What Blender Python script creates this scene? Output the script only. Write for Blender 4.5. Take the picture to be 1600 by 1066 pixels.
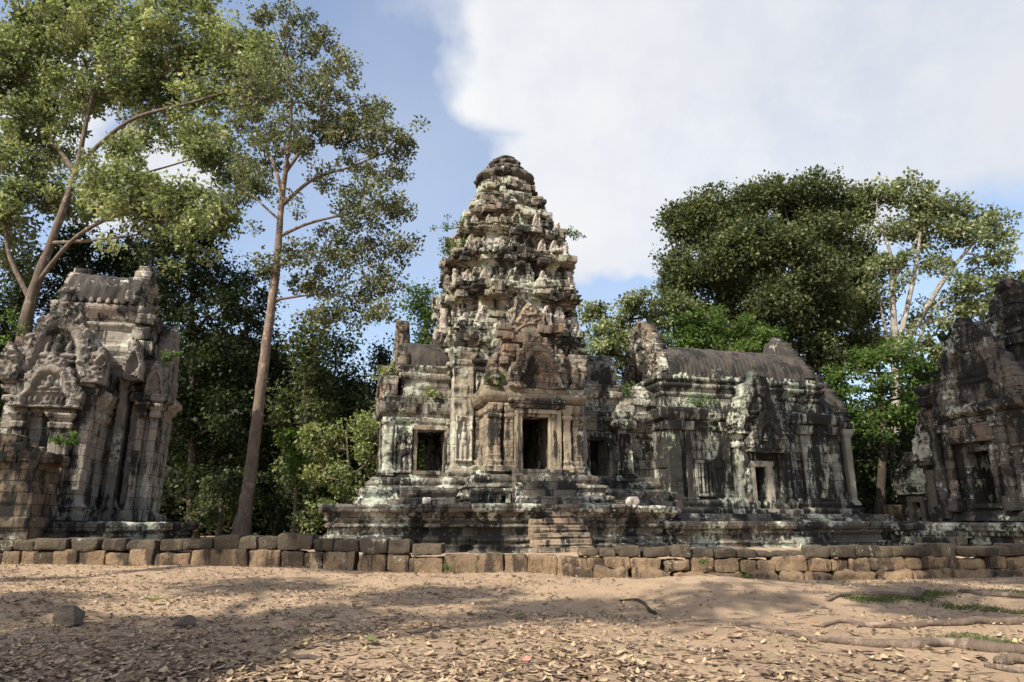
import bpy, math, random
import numpy as np
from math import radians, sin, cos, tan, pi, sqrt, atan2, asin

for o in list(bpy.data.objects): bpy.data.objects.remove(o)
SC = bpy.context.scene
COL = SC.collection

# ------------------------------------------------------------------ camera
F = 1600 * 24 / 36.0; TH = radians(15); CAM = np.array([0, 0, 1.3])
cd = bpy.data.cameras.new("camera"); cam = bpy.data.objects.new("camera", cd); COL.objects.link(cam)
cam.location = CAM; cam.rotation_euler = (radians(90) + TH, 0, 0)
cd.lens = 24; cd.sensor_width = 36; cd.clip_end = 3000; cd.clip_start = 0.05
SC.camera = cam

# ------------------------------------------------------------------ light
SUN = np.array([-0.60, -0.62, 0.80]); SUN /= np.linalg.norm(SUN)
sl = bpy.data.lights.new("sun", "SUN"); sl.energy = 5.0; sl.angle = radians(0.5); sl.color = (1.0, 0.93, 0.80)
so = bpy.data.objects.new("sun", sl); COL.objects.link(so)
from mathutils import Vector
so.rotation_euler = Vector(SUN).to_track_quat('Z', 'Y').to_euler(); so.location = (-20, -20, 40)
SC.view_settings.view_transform = 'Standard'; SC.view_settings.look = 'None'
SC.view_settings.exposure = 0.66; SC.view_settings.gamma = 1.0
SC.cycles.max_bounces = 6; SC.cycles.diffuse_bounces = 3; SC.cycles.transmission_bounces = 3
SC.cycles.use_denoising = True

def ray(px, py):
    a = (px - 800) / F; b = (533 - py) / F
    return np.array([a, cos(TH) - b * sin(TH), sin(TH) + b * cos(TH)])
def atY(px, py, Y):
    r = ray(px, py); return CAM + r * (Y / r[1])

W = bpy.data.worlds.new("World"); SC.world = W; W.use_nodes = True
def N(nt, t, **kw):
    n = nt.nodes.new(t)
    for k, v in kw.items():
        if k.startswith('i_'):
            key = k[2:]; key = int(key) if key.isdigit() else key
            n.inputs[key].default_value = v
        else: setattr(n, k, v)
    return n
def world():
    nt = W.node_tree; nt.nodes.clear(); L = nt.links.new
    out = N(nt, 'ShaderNodeOutputWorld'); bg = N(nt, 'ShaderNodeBackground'); bg.inputs[1].default_value = 0.084
    sky = N(nt, 'ShaderNodeTexSky', sky_type='NISHITA'); sky.sun_disc = False
    sky.sun_elevation = asin(SUN[2]); sky.sun_rotation = atan2(SUN[0], SUN[1])
    sky.air_density = 1.0; sky.dust_density = 2.2; sky.ozone_density = 1.0
    tc = N(nt, 'ShaderNodeTexCoord')
    nz = N(nt, 'ShaderNodeTexNoise'); nz.inputs['Scale'].default_value = 3.2; nz.inputs['Detail'].default_value = 9; nz.inputs['Roughness'].default_value = 0.62
    L(tc.outputs['Generated'], nz.inputs['Vector'])
    # cloud banks: direction, angular radius
    blobs = [((1120, 10), 20), ((840, 60), 9), ((1280, 120), 14), ((960, 250), 9), ((1480, 40), 14), ((1690, 440), 4), ((970, 340), 5),
             ((230, 260), 4.5), ((90, 100), 4), ((1250, -420), 30)]
    prev = None
    nw = N(nt, 'ShaderNodeTexNoise'); nw.inputs['Scale'].default_value = 3.5; nw.inputs['Detail'].default_value = 5; L(tc.outputs['Generated'], nw.inputs['Vector'])
    ns_ = N(nt, 'ShaderNodeVectorMath', operation='MULTIPLY_ADD'); ns_.inputs[1].default_value = (.34, .34, .34); ns_.inputs[2].default_value = (-.17, -.17, -.17); L(nw.outputs[1], ns_.inputs[0])
    wd = N(nt, 'ShaderNodeVectorMath', operation='ADD'); L(tc.outputs['Generated'], wd.inputs[0]); L(ns_.outputs[0], wd.inputs[1])
    for (p, rad) in blobs:
        d = ray(*p); d = d / np.linalg.norm(d)
        vm = N(nt, 'ShaderNodeVectorMath', operation='DOT_PRODUCT'); vm.inputs[1].default_value = tuple(d)
        nrm = N(nt, 'ShaderNodeVectorMath', operation='NORMALIZE'); L(wd.outputs[0], nrm.inputs[0]); L(nrm.outputs[0], vm.inputs[0])
        ac = N(nt, 'ShaderNodeMath', operation='ARCCOSINE'); L(vm.outputs['Value'], ac.inputs[0])
        mr = N(nt, 'ShaderNodeMapRange'); mr.clamp = True; mr.inputs[1].default_value = radians(rad * 1.1); mr.inputs[2].default_value = radians(rad * 0.72)
        mr.inputs[3].default_value = 0; mr.inputs[4].default_value = 1; L(ac.outputs[0], mr.inputs[0])
        if prev is None: prev = mr.outputs[0]
        else:
            mx = N(nt, 'ShaderNodeMath', operation='MAXIMUM'); L(prev, mx.inputs[0]); L(mr.outputs[0], mx.inputs[1]); prev = mx.outputs[0]
    # mask = smoothstep(bias + (noise-.5)*1.3)
    a = N(nt, 'ShaderNodeMath', operation='MULTIPLY_ADD'); a.inputs[1].default_value = 1.5; a.inputs[2].default_value = -.85; L(nz.outputs[0], a.inputs[0])
    s = N(nt, 'ShaderNodeMath', operation='ADD'); L(prev, s.inputs[0]); L(a.outputs[0], s.inputs[1])
    m = N(nt, 'ShaderNodeMapRange', interpolation_type='SMOOTHSTEP'); m.inputs[1].default_value = -0.2; m.inputs[2].default_value = 1.1; L(s.outputs[0], m.inputs[0])
    # high thin veil
    nz3 = N(nt, 'ShaderNodeTexNoise'); nz3.inputs['Scale'].default_value = 1.6; nz3.inputs['Detail'].default_value = 6; L(tc.outputs['Generated'], nz3.inputs['Vector'])
    vl = N(nt, 'ShaderNodeMapRange'); vl.inputs[1].default_value = 0.42; vl.inputs[2].default_value = 0.75; vl.inputs[3].default_value = 0.1; vl.inputs[4].default_value = 0.34; L(nz3.outputs[0], vl.inputs[0])
    mm = N(nt, 'ShaderNodeMath', operation='MAXIMUM'); L(m.outputs[0], mm.inputs[0]); L(vl.outputs[0], mm.inputs[1])
    # cloud shade
    nz2 = N(nt, 'ShaderNodeTexNoise'); nz2.inputs['Scale'].default_value = 2.4; nz2.inputs['Detail'].default_value = 7; L(tc.outputs['Generated'], nz2.inputs['Vector'])
    cr = N(nt, 'ShaderNodeValToRGB'); cr.color_ramp.elements[0].position = 0.40; cr.color_ramp.elements[0].color = (5.9, 6.1, 6.5, 1)
    cr.color_ramp.elements[1].position = 0.62; cr.color_ramp.elements[1].color = (7.3, 7.35, 7.45, 1); L(nz2.outputs[0], cr.inputs[0])
    skm = N(nt, 'ShaderNodeMix', data_type='RGBA', blend_type='MULTIPLY'); skm.inputs[0].default_value = 1; skm.inputs[7].default_value = (1.75, 1.8, 1.85, 1)
    L(sky.outputs[0], skm.inputs[6])
    mix = N(nt, 'ShaderNodeMix', data_type='RGBA'); L(mm.outputs[0], mix.inputs[0]); L(skm.outputs[2], mix.inputs[6]); L(cr.outputs[0], mix.inputs[7])
    L(mix.outputs[2], bg.inputs[0]); L(bg.outputs[0], out.inputs[0])
world()

# ------------------------------------------------------------------ numeric helpers
def _h(ix, iy, iz, seed):
    with np.errstate(over='ignore'):
        h = (ix.astype(np.int64) * 0x8da6b343) ^ (iy.astype(np.int64) * 0xd8163841) ^ (iz.astype(np.int64) * 0xcb1ab31f) ^ np.int64(seed * 7919 + 13)
        h &= 0xffffffff
        h ^= h >> 13; h = (h * 0x5bd1e995) & 0xffffffff; h ^= h >> 15; h = (h * 0x27d4eb2d) & 0xffffffff; h ^= h >> 13
    return (h & 0xffffff).astype(np.float64) / 0xffffff
def vn(P, sc, seed=0):
    Q = P * sc; I = np.floor(Q); f = Q - I; f = f * f * (3 - 2 * f); I = I.astype(np.int64)
    r = 0
    for dx in (0, 1):
        wx = f[:, 0] if dx else 1 - f[:, 0]
        for dy in (0, 1):
            wy = f[:, 1] if dy else 1 - f[:, 1]
            for dz in (0, 1):
                wz = f[:, 2] if dz else 1 - f[:, 2]
                r = r + wx * wy * wz * _h(I[:, 0] + dx, I[:, 1] + dy, I[:, 2] + dz, seed)
    return r * 2 - 1
def fbm(P, sc, seed=0, o=3):
    r = 0; a = 1; t = 0
    for i in range(o):
        r = r + a * vn(P, sc * 2 ** i, seed + i * 17); t += a; a *= .5
    return r / t
def sstep(a, b, x):
    t = np.clip((x - a) / (b - a), 0, 1); return t * t * (3 - 2 * t)

class B:
    def __init__(s): s.V = []; s.Fq = []; s.Fn = []; s.n = 0
    def add(s, V, Fq=None, Fn=None):
        V = np.asarray(V, float).reshape(-1, 3)
        if Fq is not None and len(Fq): s.Fq.append(np.asarray(Fq, np.int64).reshape(-1, 4) + s.n)
        if Fn: s.Fn += [[i + s.n for i in f] for f in Fn]
        s.V.append(V); s.n += len(V)
    def xf(s, ang=0, off=(0, 0, 0), start=0):
        c, si = cos(ang), sin(ang)
        for i in range(start, len(s.V)):
            v = s.V[i]; x = v[:, 0] * c - v[:, 1] * si; y = v[:, 0] * si + v[:, 1] * c
            s.V[i] = np.stack([x + off[0], y + off[1], v[:, 2] + off[2]], 1)
    def mesh(s, name, smooth=False):
        V = np.concatenate(s.V); m = bpy.data.meshes.new(name)
        m.vertices.add(len(V)); m.vertices.foreach_set('co', V.ravel().astype(np.float32))
        q = np.concatenate(s.Fq) if s.Fq else np.zeros((0, 4), np.int64)
        lv = [q.ravel()]; starts = [np.arange(len(q)) * 4]; p = len(q) * 4
        for f in s.Fn: lv.append(np.array(f)); starts.append(np.array([p])); p += len(f)
        lv = np.concatenate(lv); st = np.concatenate(starts)
        m.loops.add(len(lv)); m.loops.foreach_set('vertex_index', lv.astype(np.int32))
        m.polygons.add(len(st)); m.polygons.foreach_set('loop_start', st.astype(np.int32))
        m.update(calc_edges=True)
        if smooth: m.polygons.foreach_set('use_smooth', [True] * len(st))
        m.validate()
        return m
    def build(s, name, mat, parent=None, smooth=False, loc=None, rotz=0):
        m = s.mesh(name, smooth)
        if mat: m.materials.append(mat)
        o = bpy.data.objects.new(name, m); COL.objects.link(o)
        if parent: o.parent = parent
        if loc is not None: o.location = loc
        o.rotation_euler[2] = rotz
        return o
def tag(o, label=None, cat=None, group=None, kind=None):
    if label: o['label'] = label
    if cat: o['category'] = cat
    if group: o['group'] = group
    if kind: o['kind'] = kind
    return o
def empty(name, loc, rz, label, cat, group=None):
    o = bpy.data.objects.new(name, None); COL.objects.link(o); o.location = loc; o.rotation_euler[2] = rz
    o.empty_display_size = .3
    return tag(o, label, cat, group)

def loft(b, poly, prof, ds=.075, dz=.06, seed=0, blk=.025, rough=.02, ch=.38, bl=.75, cap=True, bot=False, carve=0.0, dmg=.12):
    """stone body: rectilinear plan, moulded profile [(z, offset, ornament)], weathered block by block"""
    P = np.array(poly, float); n = len(P)
    if np.sum(P[:, 0] * np.roll(P[:, 1], -1) - np.roll(P[:, 0], -1) * P[:, 1]) < 0: P = P[::-1]
    D = np.roll(P, -1, 0) - P; Ln = np.linalg.norm(D, axis=1); T = D / Ln[:, None]; Nn = np.stack([T[:, 1], -T[:, 0]], 1)
    Np = np.roll(Nn, 1, 0); M = (Nn + Np) / (1 + np.sum(Nn * Np, 1))[:, None]
    bx = []; mit = []; nr = []; ss = []; acc = 0
    for i in range(n):
        k = max(1, int(math.ceil(Ln[i] / ds))); t = (np.arange(k) / k)[:, None]; j = (i + 1) % n
        bx.append(P[i] * (1 - t) + P[j] * t); mit.append(M[i] * (1 - t) + M[j] * t)
        q = np.repeat(Nn[i][None], k, 0).copy(); q[0] = M[i]; nr.append(q); ss.append(acc + t[:, 0] * Ln[i]); acc += Ln[i] + 3.17
    bx = np.concatenate(bx); mit = np.concatenate(mit); nr = np.concatenate(nr); ss = np.concatenate(ss); m = len(bx)
    rows = []
    pr = [(p[0], p[1], p[2] if len(p) > 2 else 0) for p in prof]
    for a, c in zip(pr[:-1], pr[1:]):
        L = math.hypot(c[0] - a[0], c[1] - a[1]); k = max(1, int(math.ceil(L / dz)))
        for i in range(k):
            t = i / k; rows.append((a[0] + (c[0] - a[0]) * t, a[1] + (c[1] - a[1]) * t, a[2]))
    rows.append((pr[-1][0], pr[-1][1], 0)); R = np.array(rows); nz = len(R)
    XY = bx[None] + mit[None] * R[:, 1][:, None, None]
    V = np.concatenate([XY, np.broadcast_to(R[:, 0][:, None, None], (nz, m, 1))], 2).reshape(-1, 3)
    S = np.broadcast_to(ss[None], (nz, m)).ravel(); Z = V[:, 2]; A = np.repeat(R[:, 2], m)
    NR = np.broadcast_to(nr[None], (nz, m, 2)).reshape(-1, 2)
    c = np.floor(Z / ch + .03).astype(np.int64); off = _h(c, c * 0, c * 0, seed + 5)
    bi = np.floor(S / bl + off).astype(np.int64); hb = _h(c, bi, c * 0, seed + 9)
    d = (hb - .5) * 2 * blk - np.where(hb > .955, .07, 0) * min(1, blk / .02)
    d = d + fbm(V, 2.2, seed, 3) * rough + vn(V, 9., seed + 3) * rough * .5
    d = d - dmg * sstep(.28, .6, fbm(V, .8, seed + 21, 2))
    orn = np.abs(np.sin(pi * S / .21)) ; d = d + A * (orn - .35)
    if carve: d = d + carve * (np.abs(vn(V, 5., seed + 31)) + .7 * np.abs(vn(V, 11., seed + 32)) - .5)
    V = V.copy(); V[:, :2] += NR * d[:, None]; V[:, 2] += vn(V, 1.9, seed + 40) * rough * .6 + vn(V, 6., seed + 41) * rough * .4
    I = np.arange(nz - 1)[:, None] * m + np.arange(m)[None]; J = np.arange(nz - 1)[:, None] * m + (np.arange(m)[None] + 1) % m
    Fq = np.stack([I, J, J + m, I + m], 2).reshape(-1, 4)
    fn = []
    if cap: fn.append(list(range((nz - 1) * m, nz * m)))
    if bot: fn.append(list(range(m))[::-1])
    b.add(V, Fq, fn)
def rect(u0, u1, w0, w1): return [(u0, w0), (u1, w0), (u1, w1), (u0, w1)]
def redent(R0, a0, R1, a1, R2):
    q = [(R0, a0), (R1, a0), (R1, a1), (R2, a1), (R2, R2), (a1, R2), (a1, R1), (a0, R1), (a0, R0)]
    out = []
    for k in range(4):
        for (x, y) in q:
            for _ in range(k): x, y = -y, x
            out.append((x, y))
    return out

def facet(P, h, k, seed, deep=.25):
    rr = np.random.default_rng(seed + 5)
    for _ in range(k):
        n = rr.normal(size=3); n /= np.linalg.norm(n); s = float(np.sum(np.abs(n) * h)); lim = s * (1 - deep * rr.uniform(.25, 1))
        e = np.maximum(0, P @ n - lim); P = P - n * e[:, None]
    return P
def rblock(b, c, size, rnd=.04, amp=.02, seed=0, res=.1, rotz=0, tilt=0, fac=0, deep=.25):
    h = np.array(size, float) / 2; r = min(rnd, h.min() * .95)
    st = len(b.V)
    for ax in range(3):
        u, v = [(1, 2), (2, 0), (0, 1)][ax]
        nu = max(2, int(math.ceil(size[u] / res))) + 1; nv = max(2, int(math.ceil(size[v] / res))) + 1
        gu, gv = np.meshgrid(np.linspace(-h[u], h[u], nu), np.linspace(-h[v], h[v], nv), indexing='ij')
        for s in (-1, 1):
            P = np.zeros((nu * nv, 3)); P[:, u] = gu.ravel(); P[:, v] = gv.ravel(); P[:, ax] = s * h[ax]
            inn = np.clip(P, -(h - r), h - r); dd = P - inn; P = inn + r * dd / np.maximum(1e-9, np.linalg.norm(dd, axis=1))[:, None]
            if fac: P = facet(P, h, fac, seed, deep)
            Q = P + np.array(c)
            P = P + np.stack([vn(Q, 3., seed), vn(Q, 3., seed + 1), vn(Q, 3., seed + 2)], 1) * amp + np.stack([vn(Q, 9., seed + 3), vn(Q, 9., seed + 4), vn(Q, 9., seed + 5)], 1) * amp * .5
            if tilt: P = np.stack([P[:, 0] * cos(tilt) + P[:, 2] * sin(tilt), P[:, 1], -P[:, 0] * sin(tilt) + P[:, 2] * cos(tilt)], 1)
            I = (np.arange(nu - 1)[:, None] * nv + np.arange(nv - 1)[None]).ravel()
            Fq = np.stack([I, I + nv, I + nv + 1, I + 1], 1)
            if s < 0: Fq = Fq[:, ::-1]
            b.add(P, Fq)
    b.xf(rotz, c, st)

def hf(b, Wd, H, T, mask, height, res=.045, ang=0, off=(0, 0, 0), seed=0):
    """relief slab: x in [-Wd/2, Wd/2], z in [0,H], front faces -y, thickness T"""
    nx = int(Wd / res) + 1; nz = int(H / res) + 1
    X, Z = np.meshgrid(np.linspace(-Wd / 2, Wd / 2, nx), np.linspace(0, H, nz), indexing='ij'); x = X.ravel(); z = Z.ravel()
    Mv = mask(x, z).reshape(nx, nz); h = height(x, z)
    P3 = np.stack([x + off[0], z * 0 + off[1], z], 1)
    h = h + fbm(P3, 3., seed + 3, 3) * .02
    jx = vn(P3, 4., seed + 8) * .014; jz = vn(P3, 4., seed + 9) * .014
    fr = np.stack([x + jx, -h, z + jz], 1); bk = np.stack([x + jx, z * 0 + T, z + jz], 1); n = nx * nz
    cell = Mv[:-1, :-1] & Mv[1:, :-1] & Mv[:-1, 1:] & Mv[1:, 1:]
    I = (np.arange(nx - 1)[:, None] * nz + np.arange(nz - 1)[None])
    c = I[cell]; Fq = [np.stack([c, c + nz, c + nz + 1, c + 1], 1), np.stack([c, c + 1, c + nz + 1, c + nz], 1) + n]
    pad = np.pad(cell, 1)
    for (dx, dz, a, e) in ((-1, 0, 0, 1), (1, 0, nz + 1, nz), (0, -1, nz, 0), (0, 1, 1, nz + 1)):
        bd = cell & ~pad[1 + dx:pad.shape[0] - 1 + dx, 1 + dz:pad.shape[1] - 1 + dz]; k = I[bd]
        Fq.append(np.stack([k + a, k + e, k + e + n, k + a + n], 1))
    st = len(b.V); b.add(np.concatenate([fr, bk]), np.concatenate(Fq)); b.xf(ang, off, st)

def carv(x, z, seed, amp=1.):
    P = np.stack([x, x * 0 + seed * 1.3, z], 1); w = np.stack([vn(P, 3., seed + 7), vn(P, 3., seed + 8), vn(P, 3., seed + 9)], 1) * .12
    a = np.clip(1.15 - 2.6 * np.abs(vn(P + w, 5., seed)), 0, 1); c = np.clip(1.1 - 2.4 * np.abs(vn(P + w, 9.5, seed + 1)), 0, 1)
    return amp * (.075 * a + .05 * c)
def pediment(b, Wd, H, T, ang, off, seed=0, ruin=0., fig=True, res=.032, e1=1.35, e2=1.6):
    """flame shaped gable with naga frame, niche figure and scrollwork"""
    def q(x, z):
        zz = np.clip(z / H, 0, 1.2)
        return (np.abs(x) / (Wd / 2)) ** e1 + zz ** e2
    def mask(x, z):
        P = np.stack([x, x * 0 + seed, z], 1)
        e = q(x, z) + .05 * np.sin(np.arctan2(z, x) * 26) + .09 * ruin * fbm(P, 1.6, seed, 2) * 4
        k1 = ((np.abs(x) - Wd * .40) ** 2 / (Wd * .095) ** 2 + (z - H * .2) ** 2 / (H * .2) ** 2) < 1
        return (e < .97) | (k1 & (ruin < .5))
    def height(x, z):
        r = q(x, z) ** .62
        an = np.arctan2(z, np.abs(x))
        r2 = r + .045 * np.cos(an * 7 + .6)
        band = np.clip(1 - ((r2 - .72) / .095) ** 2, 0, 1) ** .5
        flame = (r2 > .8) * (.06 + .07 * np.abs(np.sin(an * 17)) * (1.05 - r))
        inn = r2 < .62
        h = flame * 1.0 + band * .17 + carv(x, z, seed, .9) * (.3 + .7 * (r2 > .8)) 
        h = h + inn * (carv(x, z, seed + 3, .9) - .06)
        if fig:
            cz = H * .34
            def el(cx, c, rx, rz, a): return a * np.clip(1 - ((x - cx) / rx) ** 2 - ((z - c) / rz) ** 2, 0, 1) ** .5
            s = H / 3.
            h = np.maximum(h, el(0, cz + .52 * s, .13 * s, .2 * s, .2)); h = np.maximum(h, el(0, cz + .2 * s, .22 * s, .26 * s, .2))
            for sg in (-1, 1):
                h = np.maximum(h, el(sg * .27 * s, cz - .02 * s, .26 * s, .12 * s, .18)); h = np.maximum(h, el(sg * .3 * s, cz + .22 * s, .08 * s, .24 * s, .14))
                for k in range(3): h = np.maximum(h, el(sg * (.5 + .24 * k) * s, H * .13, .09 * s, .24 * s, .13))
            h = h + .08 * ((z > cz - .26 * s) & (z < cz - .14 * s) & (np.abs(x) < .75 * s))
            h = h + .06 * (z < .1 * s)
        return h
    hf(b, Wd, H, T, mask, height, res, ang, off, seed)
def devata(b, Wd, H, ang, off, seed=0, T=.06):
    """standing figure in a pointed niche, low relief"""
    def el(x, z, cx, c, rx, rz, a): return a * np.clip(1 - ((x - cx) / rx) ** 2 - ((z - c) / rz) ** 2, 0, 1) ** .5
    def height(x, z):
        s = H / 1.7; h = x * 0 + .02
        ed = np.maximum(np.abs(x) - Wd * .4, 0) > 0; h = h + ed * .05
        arch = (np.abs(x) / (Wd * .4)) ** 1.5 + np.clip((z - H * .68) / (H * .3), 0, 9) ** 1.5
        h = h + .08 * ((arch > 1) & (z > H * .68)) + carv(x, z, seed, .5) * (arch > 1)
        h = np.maximum(h, el(x, z, 0, 1.22 * s, .085 * s, .11 * s, .13)); h = np.maximum(h, el(x, z, 0, 1.4 * s, .05 * s, .16 * s, .1))
        h = np.maximum(h, el(x, z, 0, .93 * s, .13 * s, .2 * s, .13)); h = np.maximum(h, el(x, z, 0, .7 * s, .15 * s, .14 * s, .13))
        for sg in (-1, 1):
            h = np.maximum(h, el(x, z, sg * .17 * s, .9 * s, .04 * s, .2 * s, .09)); h = np.maximum(h, el(x, z, sg * .08 * s, .4 * s, .09 * s, .36 * s, .11))
        return h + .06 * (z < .08 * s)
    hf(b, Wd, H, T, lambda x, z: x > -99, height, .035, ang, off, seed)
def antefix_mesh(Wd, H, seed):
    b = B(); rblock(b, (0, .06, .09), (Wd * 1.08, .34, .18), .03, .012, seed, .08)
    def mask(x, z): return (np.abs(x) / (Wd / 2 * (1 + .05 * np.sin(z / H * 14)))) ** 1.6 + np.clip(z / H, 0, 2) ** 2.2 < .97
    def height(x, z):
        r = (np.abs(x) / (Wd / 2)) ** 1.6 + (z / H) ** 2.2
        an = np.arctan2(z, np.abs(x))
        h = .07 * np.abs(np.sin(an * 9)) * (r > .5) + .06 * np.clip(1 - (x / (Wd * .2)) ** 2 - ((z - H * .42) / (H * .3)) ** 2, 0, 1) ** .5 + .05
        return h + carv(x, z, seed, .5)
    hf(b, Wd, H, .17, mask, height, .05, 0, (0, 0, .15), seed)
    return b.mesh("antefix")
def vault(b, u0, u1, hw, z0, rise, seed=0, rib=.3, ribamp=.045, ds=.075, wc=0, pw=.62, dmg=.0, both=True):
    nu = max(3, int((u1 - u0) / ds) + 1); nt = 46 if rise > 1 else 30
    t = np.linspace(0, 1, nt) * (pi if both else pi / 2)
    w = -hw * np.sign(np.cos(t)) * np.abs(np.cos(t)) ** .85; z = z0 + rise * np.sin(t) ** pw
    U = np.linspace(u0, u1, nu); n = nu * nt
    X = np.repeat(U, nt); Wv = np.tile(w, nu); Z = np.tile(z, nu)
    V = np.stack([X, Wv + wc, Z], 1)
    nrm = np.stack([X * 0, Wv / hw, (Z - z0) / rise + .15], 1); nrm /= np.linalg.norm(nrm, axis=1)[:, None]
    d = ribamp * (np.abs(np.cos(pi * X / rib)) ** .5 - .5) + fbm(V, 2., seed, 3) * .04 + vn(V, 8., seed) * .015 - dmg * sstep(.1, .5, fbm(V, .9, seed + 4, 2))
    stp = np.floor((Z - z0) / .33).astype(np.int64); d = d + (_h(stp, np.floor(X / rib + .5).astype(np.int64), stp * 0, seed) - .5) * .03
    V = V + nrm * d[:, None]
    I = (np.arange(nu - 1)[:, None] * nt + np.arange(nt - 1)[None]).ravel(); Fq = np.stack([I, I + nt, I + nt + 1, I + 1], 1)[:, ::-1]
    b.add(V, Fq, [list(range(nt))[::-1], list(range(n - nt, n))])
def tube(b, pts, rad, seg=8, rough=.0, seed=0, flat=1.):
    P = np.array(pts, float); n = len(P); R = np.array(rad, float) if hasattr(rad, '__len__') else np.full(n, rad)
    Tn = np.gradient(P, axis=0); Tn /= np.maximum(1e-9, np.linalg.norm(Tn, axis=1))[:, None]
    up = np.where(np.abs(Tn[:, 2:3]) > .9, np.array([[1., 0, 0]]), np.array([[0, 0, 1.]]))
    S = np.cross(Tn, up); S /= np.linalg.norm(S, axis=1)[:, None]; U = np.cross(S, Tn)
    a = np.arange(seg) / seg * 2 * pi
    V = P[:, None] + R[:, None, None] * (np.cos(a)[None, :, None] * S[:, None] + flat * np.sin(a)[None, :, None] * U[:, None])
    V = V.reshape(-1, 3)
    if rough: V = V + (V - np.repeat(P, seg, 0)) * (fbm(V, 3.5, seed, 2) * rough)[:, None]
    I = np.arange(n - 1)[:, None] * seg + np.arange(seg)[None]; J = np.arange(n - 1)[:, None] * seg + (np.arange(seg)[None] + 1) % seg
    b.add(V, np.stack([I, J, J + seg, I + seg], 2).reshape(-1, 4), [list(range(seg))[::-1], list(range((n - 1) * seg, n * seg))])
def smooth_path(pts, rad, k=6):
    P = np.array(pts, float); n = len(P); out = []; rr = []
    R = np.interp(np.arange(n), np.arange(n), rad) if hasattr(rad, '__len__') else np.full(n, rad)
    for i in range(n - 1):
        p0 = P[max(i - 1, 0)]; p1 = P[i]; p2 = P[i + 1]; p3 = P[min(i + 2, n - 1)]
        for j in range(k):
            t = j / k; out.append(.5 * ((2 * p1) + (-p0 + p2) * t + (2 * p0 - 5 * p1 + 4 * p2 - p3) * t * t + (-p0 + 3 * p1 - 3 * p2 + p3) * t ** 3)); rr.append(R[i] * (1 - t) + R[i + 1] * t)
    out.append(P[-1]); rr.append(R[-1]); return np.array(out), np.array(rr)

# ------------------------------------------------------------------ materials
def newmat(name):
    m = bpy.data.materials.new(name); m.use_nodes = True; nt = m.node_tree; nt.nodes.clear()
    out = N(nt, 'ShaderNodeOutputMaterial'); bs = N(nt, 'ShaderNodeBsdfPrincipled'); nt.links.new(bs.outputs[0], out.inputs[0])
    bs.inputs['Specular IOR Level'].default_value = .25
    return m, nt, bs, out
def noise(nt, vec, scale, detail=6, rough=.6, dist=0):
    n = N(nt, 'ShaderNodeTexNoise'); n.inputs['Scale'].default_value = scale; n.inputs['Detail'].default_value = detail
    n.inputs['Roughness'].default_value = rough; n.inputs['Distortion'].default_value = dist; nt.links.new(vec, n.inputs['Vector']); return n.outputs[0]
def rng(nt, v, a, b, c=0., d=1.):
    n = N(nt, 'ShaderNodeMapRange'); n.inputs[1].default_value = a; n.inputs[2].default_value = b; n.inputs[3].default_value = c; n.inputs[4].default_value = d
    nt.links.new(v, n.inputs[0]); return n.outputs[0]
def mixc(nt, f, a, b, mode='MIX'):
    n = N(nt, 'ShaderNodeMix', data_type='RGBA', blend_type=mode)
    if hasattr(f, 'node'): nt.links.new(f, n.inputs[0])
    else: n.inputs[0].default_value = f
    for x, k in ((a, 6), (b, 7)):
        if hasattr(x, 'node'): nt.links.new(x, n.inputs[k])
        else: n.inputs[k].default_value = (*x, 1)
    return n.outputs[2]
def mth(nt, op, a, b=None):
    n = N(nt, 'ShaderNodeMath', operation=op)
    for x, k in ((a, 0), (b, 1)):
        if x is None: continue
        if hasattr(x, 'node'): nt.links.new(x, n.inputs[k])
        else: n.inputs[k].default_value = x
    return n.outputs[0]
def scl(nt, vec, s, off=(0, 0, 0)):
    n = N(nt, 'ShaderNodeMapping'); n.inputs['Scale'].default_value = s; n.inputs['Location'].default_value = off; nt.links.new(vec, n.inputs['Vector']); return n.outputs[0]

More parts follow.
